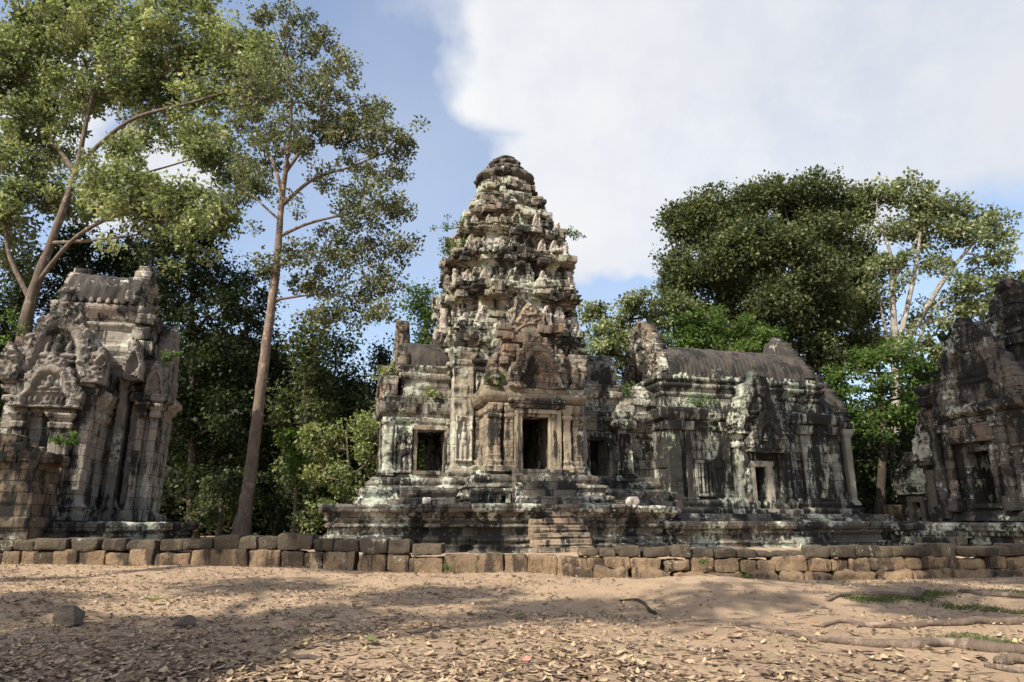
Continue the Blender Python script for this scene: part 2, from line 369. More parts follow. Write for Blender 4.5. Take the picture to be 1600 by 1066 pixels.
def stone(name, A=(0.292, 0.250, 0.185), C=(0.166, 0.145, 0.115), dark=.5, lich=.5, red=.3, green=.4, seed=0., brick=True, streak=.35, blackc=(.022, .02, .018), lichc=(.56, .56, .48), bump=.7, bw=.8, bh=.38, redc=(.26, .14, .1), ls_=(1, 1, .8), lf=6.5):
    m, nt, bs, out = newmat(name); L = nt.links.new
    tc = N(nt, 'ShaderNodeTexCoord'); v = scl(nt, tc.outputs['Object'], (1, 1, 1), (seed, seed * 1.7, seed * .3))
    col = mixc(nt, rng(nt, noise(nt, v, 1.3, 5), .35, .65), A, C)
    col = mixc(nt, rng(nt, noise(nt, scl(nt, v, (1, 1, .6), (7, 3, 1)), 1.0, 5), .56, .7, 0, red), col, redc)
    sep = N(nt, 'ShaderNodeSeparateXYZ'); L(v, sep.inputs[0])
    if brick:
        cb = N(nt, 'ShaderNodeCombineXYZ'); L(mth(nt, 'ADD', sep.outputs[0], sep.outputs[1]), cb.inputs[0]); L(sep.outputs[2], cb.inputs[1])
        bt = N(nt, 'ShaderNodeTexBrick'); bt.inputs['Scale'].default_value = 1; bt.inputs['Brick Width'].default_value = bw; bt.inputs['Row Height'].default_value = bh
        bt.inputs['Mortar Size'].default_value = .011; bt.inputs['Mortar Smooth'].default_value = .2; bt.inputs['Color1'].default_value = (.8, .8, .8, 1); bt.inputs['Color2'].default_value = (1.15, 1.12, 1.08, 1); bt.inputs['Mortar'].default_value = (.3, .28, .26, 1)
        L(cb.outputs[0], bt.inputs['Vector'])
        col = mixc(nt, .85, col, bt.outputs[0], 'MULTIPLY')
    # dark algae: big blotches and streaks running down
    st = noise(nt, scl(nt, v, (2.6, 2.6, streak)), 1.0, 6, .65)
    bl = noise(nt, scl(nt, v, (1, 1, .8), (3, 9, 2)), .75, 7, .7)
    s2 = mth(nt, 'ADD', mth(nt, 'MULTIPLY', st, .5), mth(nt, 'MULTIPLY', bl, .5))
    if brick:
        sb = N(nt, 'ShaderNodeSeparateColor'); L(bt.outputs[0], sb.inputs[0]); pb = rng(nt, sb.outputs[0], .78, 1.17, .018, -.018); s2 = mth(nt, 'ADD', s2, pb)
    t = .60 - .2 * dark
    dm = rng(nt, s2, t, t + .045, 0, .95)
    col = mixc(nt, dm, col, blackc)
    # pale lichen
    l1 = noise(nt, scl(nt, v, ls_, (11, 2, 5)), lf, 6, .75); l2 = noise(nt, scl(nt, v, tuple(.9 * q for q in ls_), (1, 12, 8)), .9, 4)
    ls = mth(nt, 'ADD', mth(nt, 'MULTIPLY', l1, .5), mth(nt, 'MULTIPLY', l2, .5)); t = .63 - .2 * lich
    if brick: ls = mth(nt, 'SUBTRACT', ls, pb)
    lc = mixc(nt, rng(nt, noise(nt, v, 1.7, 3), .4, .6, 0, green), lichc, (.30, .36, .22))
    col = mixc(nt, rng(nt, ls, t, t + .05, 0, .85), col, lc)
    # grain
    g = rng(nt, noise(nt, v, 34, 4, .7), .25, .75, .62, 1.3); gc = N(nt, 'ShaderNodeCombineColor')
    for k in range(3): L(g, gc.inputs[k])
    col = mixc(nt, 1., col, gc.outputs[0], 'MULTIPLY')
    L(col, bs.inputs['Base Color']); bs.inputs['Roughness'].default_value = .93
    bp = N(nt, 'ShaderNodeBump'); bp.inputs['Strength'].default_value = bump; bp.inputs['Distance'].default_value = .06
    hh = mth(nt, 'ADD', noise(nt, v, 14, 8, .7), mth(nt, 'MULTIPLY', ls, 1.2))
    if brick: hh = mth(nt, 'ADD', hh, mth(nt, 'MULTIPLY', bt.outputs[1], -1.2))
    L(hh, bp.inputs['Height']); L(bp.outputs[0], bs.inputs['Normal'])
    return m
def leafmat(name, cols, rough=.45, trans=.35, seed=0., patch=.5):
    """cols: list of 3-4 colours, spread leaf by leaf and clump by clump"""
    m, nt, bs, out = newmat(name); L = nt.links.new
    ge = N(nt, 'ShaderNodeNewGeometry'); tc = N(nt, 'ShaderNodeTexCoord')
    v = scl(nt, tc.outputs['Object'], (1, 1, 1), (seed, seed, 0))
    f = mth(nt, 'ADD', mth(nt, 'MULTIPLY', ge.outputs['Random Per Island'], 1 - patch), mth(nt, 'MULTIPLY', rng(nt, noise(nt, v, .55, 3), .3, .7), patch))
    cr = N(nt, 'ShaderNodeValToRGB'); L(f, cr.inputs[0]); e = cr.color_ramp.elements; n = len(cols)
    e[0].position = .1; e[0].color = (*cols[0], 1); e[1].position = .9; e[1].color = (*cols[-1], 1)
    for i in range(1, n - 1):
        q = e.new(.1 + .8 * i / (n - 1)); q.color = (*cols[i], 1)
    L(cr.outputs[0], bs.inputs['Base Color']); bs.inputs['Roughness'].default_value = rough + .1; bs.inputs['Specular IOR Level'].default_value = .22
    tr = N(nt, 'ShaderNodeBsdfTranslucent'); tcl = mixc(nt, 1., cr.outputs[0], (1.25, 1.35, .7), 'MULTIPLY'); L(tcl, tr.inputs[0])
    mx = N(nt, 'ShaderNodeMixShader'); mx.inputs[0].default_value = trans; L(bs.outputs[0], mx.inputs[1]); L(tr.outputs[0], mx.inputs[2]); L(mx.outputs[0], out.inputs[0])
    return m
def barkmat(name, A, C, sc=3.):
    m, nt, bs, out = newmat(name); L = nt.links.new; tc = N(nt, 'ShaderNodeTexCoord'); v = tc.outputs['Object']
    col = mixc(nt, rng(nt, noise(nt, scl(nt, v, (1, 1, .25)), sc * 2.5, 8, .75), .38, .62), A, C)
    col = mixc(nt, rng(nt, noise(nt, v, .7, 4), .45, .62, 0, .6), col, tuple(.45 * x for x in A))
    col = mixc(nt, rng(nt, noise(nt, v, 2.3, 6, .7), .56, .62, 0, .6), col, tuple(min(.5, 1.5 * x + .05) for x in A))
    col = mixc(nt, rng(nt, noise(nt, scl(nt, v, (1, 1, 3.5)), 2., 3), .62, .66, 0, .5), col, tuple(.35 * x for x in A))
    L(col, bs.inputs['Base Color']); bs.inputs['Roughness'].default_value = .9
    bp = N(nt, 'ShaderNodeBump'); bp.inputs['Strength'].default_value = 1.; bp.inputs['Distance'].default_value = .08; L(noise(nt, scl(nt, v, (1, 1, .25)), 11, 8, .75), bp.inputs['Height']); L(bp.outputs[0], bs.inputs['Normal'])
    return m

M = {}
M['pped'] = stone('orange_stained_stone', A=(0.249, 0.188, 0.138), C=(0.131, 0.108, 0.087), dark=.42, lich=.35, red=0.66, green=.3, seed=5.5, bump=.9, redc=(.42, .2, .075))
M['tower'] = stone('weathered_sandstone', dark=.66, lich=.62, red=0.24, green=.5, seed=3.1)
M['porch'] = stone('porch_sandstone', A=(0.295, 0.244, 0.175), C=(0.180, 0.148, 0.110), dark=.45, lich=.38, red=0.35, green=.3, seed=8.2)
M['ped'] = stone('carved_sandstone', A=(0.220, 0.169, 0.123), C=(0.119, 0.104, 0.084), dark=.65, lich=.42, red=0.39, green=.3, seed=5.5, brick=True, bump=.8)
M['wing'] = stone('wing_sandstone', A=(0.272, 0.248, 0.203), C=(0.150, 0.135, 0.114), dark=.6, lich=.48, red=0.24, green=.45, seed=12.4)
M['hall'] = stone('hall_sandstone', A=(0.306, 0.293, 0.250), C=(0.170, 0.161, 0.139), dark=.8, lich=.46, red=0.10, green=.65, seed=21.3, streak=.16, ls_=(1, 1, .38), lf=5.)
M['roof'] = stone('roof_sandstone', A=(.078, .068, .058), C=(.045, .04, .035), dark=.45, lich=.16, red=.15, green=.2, seed=2.2, brick=False)
M['plat'] = stone('platform_sandstone', A=(0.173, 0.153, 0.124), C=(0.097, 0.088, 0.074), dark=.56, lich=.52, red=0.21, green=.5, seed=31., bh=.3)
M['stair'] = stone('stair_sandstone', A=(0.288, 0.225, 0.159), C=(0.193, 0.156, 0.113), dark=.5, lich=.2, red=.5, green=.2, seed=36., bh=.3)
M['ante'] = stone('pale_carved_stone', A=(0.350, 0.292, 0.240), C=(0.243, 0.201, 0.164), dark=.5, lich=.72, red=.35, green=.15, seed=9., brick=False, lichc=(.62, .58, .54), bump=.8)
M['frame'] = stone('door_frame_stone', A=(0.349, 0.290, 0.207), C=(0.261, 0.214, 0.153), dark=.4, lich=.1, red=.35, green=.1, seed=14., brick=False, bump=.7)
M['frame2'] = stone('pale_frame_stone', dark=.35, lich=.3, bump=.7, A=(0.412, 0.379, 0.305), C=(0.275, 0.250, 0.201), red=.1, green=.2, seed=15., brick=False)
M['left'] = stone('red_brown_sandstone', A=(0.345, 0.307, 0.258), C=(0.214, 0.187, 0.156), dark=.55, lich=.32, red=0.27, green=.25, seed=41., streak=.25)
M['leftped'] = stone('red_brown_carved_stone', A=(0.278, 0.245, 0.207), C=(0.161, 0.142, 0.121), dark=.46, lich=.42, red=0.24, green=.25, seed=44., brick=False, bump=.9)
M['right'] = stone('blackened_shade_dark_sandstone', A=(0.156, 0.135, 0.113), C=(0.090, 0.079, 0.068), dark=.72, lich=.42, red=0.24, green=.25, seed=51., bump=.9)  # blackened stone, its colour darkened further to deepen the gatehouse's shade
M['crown'] = stone('blackened_crown_stone', A=(0.127, 0.110, 0.087), C=(0.073, 0.065, 0.053), dark=.5, lich=.28, red=.15, green=.7, seed=61., brick=False, bump=.8)
M['lat'] = stone('laterite', A=(.29, .2, .12), C=(.17, .12, .075), dark=.5, lich=.12, red=.35, green=.6, seed=71., brick=False, lf=11., bump=1., blackc=(.06, .045, .032))
M['lattop'] = stone('mossy_laterite', A=(.125, .098, .068), C=(.068, .055, .04), dark=.45, lich=.3, red=.2, green=.8, seed=75., brick=False, bump=1., blackc=(.045, .035, .026))
M['pale'] = stone('pilaster_sandstone', A=(0.357, 0.317, 0.246), C=(0.253, 0.215, 0.165), dark=.3, lich=.5, red=0.28, green=.5, seed=91., bw=2.2, bh=.9, streak=.15)
M['dframe'] = stone('shade_toned_frame_stone', A=(.15, .125, .1), C=(.13, .11, .09), dark=.3, lich=.15, red=.1, green=.1, seed=95., brick=False)  # dark copy of the frame stone, shade put into its colour
M['rock'] = stone('rock_stone', A=(0.193, 0.155, 0.117), C=(0.125, 0.100, 0.078), dark=.1, lich=.1, red=.2, green=.1, seed=81., brick=False)
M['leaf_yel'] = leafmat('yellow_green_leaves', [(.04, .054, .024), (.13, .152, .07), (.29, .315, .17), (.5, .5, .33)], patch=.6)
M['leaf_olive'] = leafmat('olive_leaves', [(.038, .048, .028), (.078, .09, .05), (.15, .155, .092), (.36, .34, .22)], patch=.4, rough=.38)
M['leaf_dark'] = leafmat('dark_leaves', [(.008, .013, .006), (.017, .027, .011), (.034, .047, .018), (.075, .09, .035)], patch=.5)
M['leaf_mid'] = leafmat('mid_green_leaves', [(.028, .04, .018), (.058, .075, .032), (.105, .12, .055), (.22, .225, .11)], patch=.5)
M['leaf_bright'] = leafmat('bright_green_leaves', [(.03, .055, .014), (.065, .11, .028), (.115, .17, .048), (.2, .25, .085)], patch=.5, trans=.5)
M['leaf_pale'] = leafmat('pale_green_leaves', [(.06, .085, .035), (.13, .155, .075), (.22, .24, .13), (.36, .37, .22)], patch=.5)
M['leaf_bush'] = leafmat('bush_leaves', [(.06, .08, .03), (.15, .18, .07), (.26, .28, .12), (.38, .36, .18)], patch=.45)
M['bark_red'] = barkmat('reddish_bark', (.25, .18, .135), (.13, .098, .078))
M['bark_dark'] = barkmat('dark_bark', (.085, .065, .048), (.045, .035, .028))
M['bark_pale'] = barkmat('pale_bark', (.36, .32, .27), (.2, .175, .145))
M['bark_mid'] = barkmat('brown_bark', (.17, .13, .1), (.1, .078, .06))

def groundmat():
    m, nt, bs, out = newmat('sandy_soil'); L = nt.links.new; tc = N(nt, 'ShaderNodeTexCoord'); v = tc.outputs['Object']
    col = mixc(nt, rng(nt, noise(nt, v, .45, 6), .35, .65), (.51, .365, .24), (.36, .25, .162))
    col = mixc(nt, rng(nt, noise(nt, v, 2.3, 8, .75), .5, .72, 0, .6), col, (.27, .185, .125))
    col = mixc(nt, rng(nt, noise(nt, v, 30, 5, .8), .4, .8, 0, .6), col, (.62, .47, .34))
    sp = N(nt, 'ShaderNodeTexVoronoi'); sp.inputs['Scale'].default_value = 26; L(v, sp.inputs['Vector'])
    col = mixc(nt, rng(nt, sp.outputs[0], .12, .2, .55, 0.), col, (.13, .09, .065))
    L(col, bs.inputs['Base Color']); bs.inputs['Roughness'].default_value = 1.; bs.inputs['Specular IOR Level'].default_value = .1
    bp = N(nt, 'ShaderNodeBump'); bp.inputs['Strength'].default_value = 1.; bp.inputs['Distance'].default_value = .07
    h = mth(nt, 'ADD', noise(nt, v, 5, 10, .75), mth(nt, 'MULTIPLY', noise(nt, v, 40, 4, .8), .4)); L(h, bp.inputs['Height']); L(bp.outputs[0], bs.inputs['Normal'])
    return m
M['soil'] = groundmat()

# ------------------------------------------------------------------ ground
WY = 17.5
def wall_base(x): return np.interp(x, [-22, -12.5, -7.8, -1.7, 1.5, 4.7, 7, 12.5, 22], [.4, .37, .34, .17, .08, .0, -.01, .08, .2])
def gz(x, y):
    x = np.asarray(x, float); y = np.asarray(y, float); P = np.stack([x.ravel(), y.ravel(), x.ravel() * 0], 1)
    base = wall_base(x) * sstep(9, 17, y) + 0. 
    base = np.where(y > WY + .3, base * (1 - sstep(17.8, 20, y)) + .45 * sstep(17.8, 20, y), base)
    n = (fbm(P, .33, 5, 3) * .12 + fbm(P, 1.3, 9, 3) * .035 + fbm(P, 4, 11, 2) * .022).reshape(x.shape)
    n = n * (1 - .7 * sstep(15.5, 17.5, y))
    m = .30 * np.exp(-((x - 3.7) / 2.0) ** 2 - ((y - 13.6) / 1.5) ** 2) + .15 * np.exp(-((x + .5) / 2.6) ** 2 - ((y - 15.2) / 1.1) ** 2)
    m = m - .14 * np.exp(-((x - 1.0) / 1.6) ** 2 - ((y - 11.4) / 1.3) ** 2) + .1 * np.exp(-((x + 6.5) / 3) ** 2 - ((y - 12) / 2) ** 2)
    m = m - .12 * np.exp(-((x - 8.0) / 2.2) ** 2 - ((y - 11.7) / 1.5) ** 2)
    far = sstep(60, 140, np.hypot(x, y)) * -.3
    return base + n + m + far
xs = np.concatenate([[-900, -400, -200, -100, -60, -40, -30, -24], np.arange(-19, 19.01, .085), [24, 30, 40, 60, 100, 200, 400, 900]])
ys = np.concatenate([[-400, -150, -60, -25, -10, 0, 3], np.arange(5, 18.6, .085), [19.2, 20, 22, 26, 32, 40, 60, 90, 150, 300, 900]])
X, Y = np.meshgrid(xs, ys, indexing='ij'); nx, ny = X.shape
b = B(); I = (np.arange(nx - 1)[:, None] * ny + np.arange(ny - 1)[None]).ravel()
b.add(np.stack([X.ravel(), Y.ravel(), gz(X, Y).ravel()], 1), np.stack([I, I + ny, I + ny + 1, I + 1], 1))
tag(b.build('ground', M['soil'], smooth=True), kind='structure')
def gp(px, py, it=8):
    """point of the ground seen at a photo pixel"""
    r = ray(px, py); z = 0.
    for _ in range(it):
        p = CAM + r * ((z - CAM[2]) / r[2]); z = float(gz(p[0], p[1]))
    return p
R_ = random.Random(7); G = np.random.default_rng(11)

# ------------------------------------------------------------------ the long temple
PHI = radians(15)
tem = empty('temple', (-.3, 29, 0), PHI, 'grey stone Khmer temple with tall tiered tower and vaulted hall on its right', 'temple')

# tower -----------------------------------------------------------
def rd(R): return redent(R, R * .36, R * .93, R * .64, R * .82)
b = B()
_q = rd(2.85); _i = [i for i in range(len(_q)) if abs(_q[i][1] + 2.85) < 1e-6]; _a, _c = sorted(_i)
_n = [(-.62, -2.85), (-.62, 1.5), (.66, 1.5), (.66, -2.85)]
if _q[_a][0] > _q[_c][0]: _n = _n[::-1]
loft(b, _q[:_a + 1] + _n + _q[_c:], [(2.9, .25), (3.15, .25), (3.2, .15), (3.35, .2), (3.45, .1), (3.6, .1), (3.65, 0), (5.4, 0)], seed=1, carve=.03, dmg=.1, cap=False)
loft(b, rd(2.85), [(5.3, 0), (7.0, 0), (7.05, .1, .04), (7.2, .12), (7.25, .02), (7.35, .16, .05), (7.5, .2), (7.55, .02), (7.9, .02)],
     seed=2, carve=.03, dmg=.1, bot=True)
tiers = [  # wall radius, cornice radius, z wall start, z cornice start, z top
    (2.85, 3.1, 7.9, 8.0, 8.95), (2.58, 3.0, 8.95, 10.15, 10.85), (2.42, 2.82, 10.85, 11.75, 12.35),
    (2.1, 2.48, 12.35, 13.1, 13.6), (1.65, 1.96, 13.6, 14.25, 14.7), (1.36, 1.56, 14.7, 15.1, 15.5), (1.08, 1.24, 15.5, 15.85, 16.2)]
for k, (rw, rc, z0, z1, z2) in enumerate(tiers):
    d = rc - rw; h = z2 - z1
    pr = [(z0 - .15, 0)] if k else [(7.8, 0)]
    pr += [(z1, 0), (z1 + .06, d * .35), (z1 + .16 * h, d * .4, .03), (z1 + .22 * h, d * .15), (z1 + .34 * h, d * .7), (z1 + .48 * h, d * .95, .05), (z1 + .62 * h, d), (z1 + .66 * h, d * .6), (z1 + .8 * h, d * .8, .05), (z1 + .97 * h, d * .85), (z2, d * .7)]
    loft(b, rd(rw), pr, seed=10 + k, blk=.05, rough=.055, carve=.05, dmg=.22, bl=.55, ch=.3)
tw = b.build('tower', M['tower'], tem)
b = B()
for (z0, z1, r0, r1, nl) in ((16.15, 16.55, 1.0, 1.05, 16), (16.45, 17.05, 1.0, 1.2, 16), (16.95, 17.4, .75, .84, 14), (17.35, 17.7, .6, .7, 12), (17.65, 17.95, .4, .52, 8)):
    h = z1 - z0; th_ = np.arange(96) / 96 * 2 * pi; rows = []
    for t in np.linspace(0, 1, 12):
        r = r0 * .9 + (r1 - r0 * .8) * sin(pi * min(1, t * 1.05)) ** .6 * (1 if t < .95 else .8)
        if t > .9: r *= 1 - (t - .9) * 2
        rr = r * (1 + .1 * np.abs(np.sin(th_ * nl / 2)) * sin(pi * t)); x, y = rr * np.cos(th_), rr * np.sin(th_)
        if z0 < 15.6: 
            q = np.maximum(np.abs(np.cos(th_)), np.abs(np.sin(th_))); x, y = x / q ** .55, y / q ** .55
        rows.append(np.stack([x, y, x * 0 + z0 + h * t], 1))
    V = np.concatenate(rows); c = V * 1.; nrm = V.copy(); nrm[:, 2] = 0; nrm /= np.linalg.norm(nrm, axis=1)[:, None]
    V = V + nrm * (fbm(c, 2.5, 3, 3) * .1 + vn(c, 7, 4) * .04)[:, None]; V[:, 2] += fbm(c, 2., 8, 2) * .07; V[:, 0] -= .05
    I = np.arange(11)[:, None] * 96 + np.arange(96)[None]; J = np.arange(11)[:, None] * 96 + (np.arange(96)[None] + 1) % 96
    b.add(V, np.stack([I, J, J + 96, I + 96], 2).reshape(-1, 4), [list(range(11 * 96, 12 * 96))])
for i in range(30):
    a = R_.uniform(0, 2 * pi); r = R_.uniform(1.0, 1.3)
    rblock(b, (r * cos(a), r * sin(a), R_.uniform(15.9, 16.3)), (R_.uniform(.25, .45), R_.uniform(.25, .4), R_.uniform(.2, .45)), .06, .04, i, .1, a + pi / 2)
b.build('lotus_crown', M['crown'], tw)
# false pediments on the tiers
ns = 0
for k, (rw, rc, z0, z1, z2) in enumerate(tiers[1:5], 1):
    for ang in (0, -pi / 2, pi / 2):
        b = B(); w_ = 1.55 - .22 * k; h_ = (z2 - z0) * .95
        nx_, ny_ = sin(ang), -cos(ang)
        pediment(b, w_, h_, .5, ang, (nx_ * (rw + .2), ny_ * (rw + .2), z0 - .02), 30 + ns, ruin=.3, fig=False)
        loft_seed = 60 + ns; ns += 1
        b.build('false_pediment', M['tower'], tw)
# antefixes along the cornices
AM = [antefix_mesh(.52, .95, 100 + i) for i in range(4)]
for m_ in AM: m_.materials.append(M['ante'])
ai = 0
for k, (rw, rc, z0, z1, z2) in enumerate(tiers[:4]):
    for ang in (0, -pi / 2, pi / 2):
        for s_ in (-1, 1):
            for (fx, dd) in ((.30, .98), (.52, .90), (.73, .80)):
                if R_.random() < .15: continue
                o = bpy.data.objects.new('antefix', AM[ai % 4]); ai += 1; COL.objects.link(o); o.parent = tw
                lx = s_ * fx * rc + R_.uniform(-.05, .05); ly = -(rc * dd - .12)
                o.location = (lx * cos(ang) - ly * sin(ang), lx * sin(ang) + ly * cos(ang), z2 - .1)
                sc_ = (1.0, .92, .8, .62)[k] * R_.uniform(.75, 1.1); o.scale = (sc_ * R_.uniform(.9, 1.25), sc_, sc_ * R_.uniform(.55, 1.1)); o.rotation_euler = (R_.uniform(-.05, .05), R_.uniform(-.06, .06), ang + R_.uniform(-.12, .12))
b = B()
for k, (rw, rc, z0, z1, z2) in enumerate(tiers):
    for i in range((60, 85, 80, 75, 60, 40, 30)[k]):
        ang = R_.choice((0, 0, -pi / 2, pi / 2)); f = R_.uniform(-.85, .85); rad_ = (rc + .02) * (1 if abs(f) < .36 else .93 if abs(f) < .64 else .82)
        lvl = R_.choice((z1 + .1, z1 + .25, z2 - .25, z2 - .12, z2 + .08, z0 + .2, z0 + .5)); 
        if lvl < z1: rad_ = (rw + .05) * (1 if abs(f) < .36 else .93 if abs(f) < .64 else .82)
        s0 = (R_.uniform(.25, .6), R_.uniform(.3, .5), R_.uniform(.16, .3)); lx, ly = f * rc, -rad_ + .12 + R_.uniform(-.07, .08)
        rblock(b, (lx * cos(ang) - ly * sin(ang), lx * sin(ang) + ly * cos(ang), lvl), s0, .035, .02, 900 + i + 70 * k, .09, ang + R_.uniform(-.06, .06))
b.build('cornice_blocks', M['tower'], tw)
# corner pilasters with devatas on the cella
b = B()
for (u, w_) in ((-2.3, -2.5), (2.3, -2.5)):
    loft(b, rect(u - .4, u + .4, w_ - .12, w_ + .5), [(3.0, .12), (3.25, .12), (3.3, .05), (3.5, 0), (7.25, 0), (7.3, .06), (7.45, .08), (7.5, .02), (7.7, .1), (7.95, .12)], seed=70, carve=.05, blk=.015)
    b.build('corner_pilaster', M['pale'], tw); b = B()
b = B(); devata(b, .62, 1.7, 0, (-2.3, -2.68, 3.55), 5, T=.04); b.build('devata_relief', M['frame2'], tw)
# plinth of the tower -----------------------------------------------
b = B()
crossp = [(-5.3, -1.8), (-2.8, -1.8), (-2.8, -2.75), (-1.95, -2.75), (-1.95, -4.45), (1.95, -4.45), (1.95, -2.75), (2.8, -2.75), (2.8, -1.8), (6.6, -1.8), (6.6, 1.8), (2.8, 1.8), (2.8, 2.75), (-2.8, 2.75), (-2.8, 1.8), (-5.3, 1.8)]
loft(b, crossp, [(1.7, .8), (2.0, .8), (2.02, .62), (2.12, .72), (2.22, .72, .03), (2.3, .5), (2.5, .5), (2.52, .56, .04), (2.62, .5), (2.66, .28), (2.82, .34, .03), (2.95, .3), (2.98, .12), (3.14, .1)], seed=80, blk=.03, rough=.03, dmg=.16, bl=.6, ch=.28)
for i in range(5):   # steps up to the porch door
    rblock(b, (0, -4.95 - .2 * (4 - i), 1.95 + .12 + .235 * i - .01), (2.3 - .09 * i, .62, .26), .03, .02, 300 + i, .1)
b.build('plinth', M['plat'], tem)

# front porch ---------------------------------------------------------
b = B()
pw = 1.72
# walls: solid sides with a dark passage between them
loft(b, [(-pw, -4.3), (-.62, -4.3), (-.62, -2.2), (-pw, -2.2)], [(3.05, .1), (3.3, .1), (3.35, 0), (5.25, 0)], seed=82, cap=False, carve=.02)
loft(b, [(.66, -4.3), (pw, -4.3), (pw, -2.2), (.66, -2.2)], [(3.05, .1), (3.3, .1), (3.35, 0), (5.25, 0)], seed=83, cap=False, carve=.02)
loft(b, rect(-pw, pw, -4.3, -1.8), [(5.2, 0), (5.28, .06), (5.4, .08, .05), (5.48, .02), (5.6, .22), (5.75, .3, .03), (5.9, .32), (5.95, .2), (6.12, .22), (6.2, .05), (6.8, -.05)], seed=84, bot=True, dmg=.15)
vault(b, -.0, .01, .1, 6, .1) if False else None
po = b.build('porch', M['porch'], tem)
b = B(); vb = B(); vault(vb, 2.0, 3.6, 1.3, 6.5, 2.2, seed=5); vb.xf(-pi / 2, (0, 0, 0)); vb.xf(0, (0, 0, 0)); vb.build('porch_roof', M['roof'], po)
for (x, m_, sd) in ((-1.52, 'porch', 1), (-1.02, 'stair', 2), (1.16, 'frame', 3), (1.6, 'porch', 4)):
    b = B(); wd = .4 if abs(x) > 1.3 else .3; dp = -4.52 if abs(x) > 1.3 else -4.6
    loft(b, rect(x - wd / 2, x + wd / 2, dp, -4.2), [(3.08, .08), (3.25, .08), (3.3, .02), (3.45, .04), (3.5, 0), (4.95, 0), (5.0, .05), (5.1, .06), (5.14, 0), (5.25, .06), (5.5, .07)], seed=90 + sd, blk=.02, carve=.04 if abs(x) > 1.3 else .015, ds=.05, dz=.05, dmg=.05)
    b.build('pilaster', M[m_], po)
fr = B()
for (x0, x1, z0, z1, dpt, yy) in ((-.84, -.7, 3.1, 5.3, .5, -4.66), (.78, .92, 3.1, 5.3, .5, -4.66), (-.84, .92, 5.16, 5.32, .5, -4.67), (-.7, -.5, 3.1, 5.18, .6, -4.58), (.56, .78, 3.1, 5.18, .6, -4.58), (-.7, .78, 3.02, 3.14, .7, -4.62), (-.7, .78, 5.04, 5.17, .6, -4.6)):
    rblock(fr, ((x0 + x1) / 2, yy + dpt / 2, (z0 + z1) / 2), (x1 - x0, dpt, z1 - z0), .02, .008, int(abs(x0) * 100), .08)
for k in range(2): rblock(fr, (-.66 + .09 * k, -4.56, 4.1), (.05, .12, 1.9), .02, .006, 7 + k, .08)
rblock(fr, (.6, -4.2, 4.1), (.12, .8, 1.95), .03, .01, 9, .08, radians(-14))
fr.build('door_frame', M['frame'], po)
b = B(); pediment(b, 3.0, .62, .2, 0, (0, -4.62, 5.34), 4, fig=False); b = B()
loft(b, rect(-1.0, 1.05, -4.72, -4.3), [(5.34, 0), (5.42, .02, .03), (5.5, .0), (5.52, .05, .05), (5.68, .05)], seed=95, blk=0, dmg=.03, carve=.07, ds=.05, dz=.04, bot=True); b.build('lintel', M['ped'], po)
b = B(); pediment(b, 2.3, 2.15, .5, 0, (.1, -4.5, 6.1), 6, ruin=.1, res=.032)
pediment(b, 3.3, 3.45, .6, 0, (-.05, -4.1, 6.1), 16, ruin=.35, fig=False, e1=1.5, e2=1.3)
for i in range(22): rblock(b, (R_.uniform(-1.2, 1.0), -4.25 + R_.uniform(-.08, .05), R_.uniform(6.9, 8.6)), (R_.uniform(.3, .55), .4, R_.uniform(.22, .36)), .04, .03, 990 + i, .08)
b.build('pediment', M['pped'], po)
for s_ in (-1, 1):
    b = B(); hf(b, .55, .95, .3, lambda x, z: (np.abs(x) / .27) ** 1.6 + np.clip(z / .95, 0, 2) ** 1.8 < 1, lambda x, z: .1 + carv(x, z, 5 + s_, 1.2), .045, 0, (s_ * 1.62, -4.42, 6.15), 8)
    b.build('corner_antefix', M['ped'], po)

# left wing (open window, trees seen through it) ------------------------
b = B(); Z0, Z1 = 3.24, 4.82
base = [(3.0, .08), (3.1, .08), (Z0, 0)]
loft(b, rect(-5.2, -2.7, -1.75, -1.1), base, seed=101, cap=True); loft(b, rect(-5.2, -2.7, 1.1, 1.75), base, seed=102)
loft(b, rect(-5.2, -4.7, -1.1, 1.1), [(3.0, 0), (Z1 + .2, 0)], seed=103, cap=False)
bk = lambda px: None
loft(b, rect(-5.2, -3.92, -1.75, -1.1), [(Z0, 0), (Z1, 0)], seed=104, cap=False, carve=.03); loft(b, rect(-2.86, -2.5, -1.75, -1.1), [(Z0, 0), (Z1, 0)], seed=105, cap=False, carve=.03)
loft(b, rect(-5.2, -4.1, 1.1, 1.75), [(Z0, 0), (Z1, 0)], seed=106, cap=False); loft(b, rect(-3.15, -2.5, 1.1, 1.75), [(Z0, 0), (Z1, 0)], seed=107, cap=False)
loft(b, rect(-5.2, -2.6, -1.75, 1.75), [(Z1, 0), (5.05, 0), (5.1, .05), (5.25, .06, .04), (5.3, 0), (5.45, .16, .03), (5.6, .22), (5.8, .24), (5.84, .1), (6.05, .14, .04), (6.1, 0)], seed=108, bot=True, dmg=.15)
loft(b, rect(-4.55, -2.6, -1.5, 1.5), [(6.0, .05), (6.5, 0), (6.8, 0), (6.85, .14), (7.05, .16, .03), (7.1, 0), (7.3, .12, .04), (7.4, .1)], seed=109, blk=.05, dmg=.2)
rblock(b, (-5.0, -1.2, 6.5), (.5, .9, .9), .08, .06, 3, .1); rblock(b, (-5.05, .6, 6.5), (.4, 1.5, 1.1), .08, .06, 4, .1)
lw = b.build('left_wing', M['wing'], tem)
b = B(); vault(b, -4.5, -2.5, 1.35, 7.35, 1.25, seed=31, ribamp=.03, dmg=.15); b.build('wing_roof', M['roof'], lw)
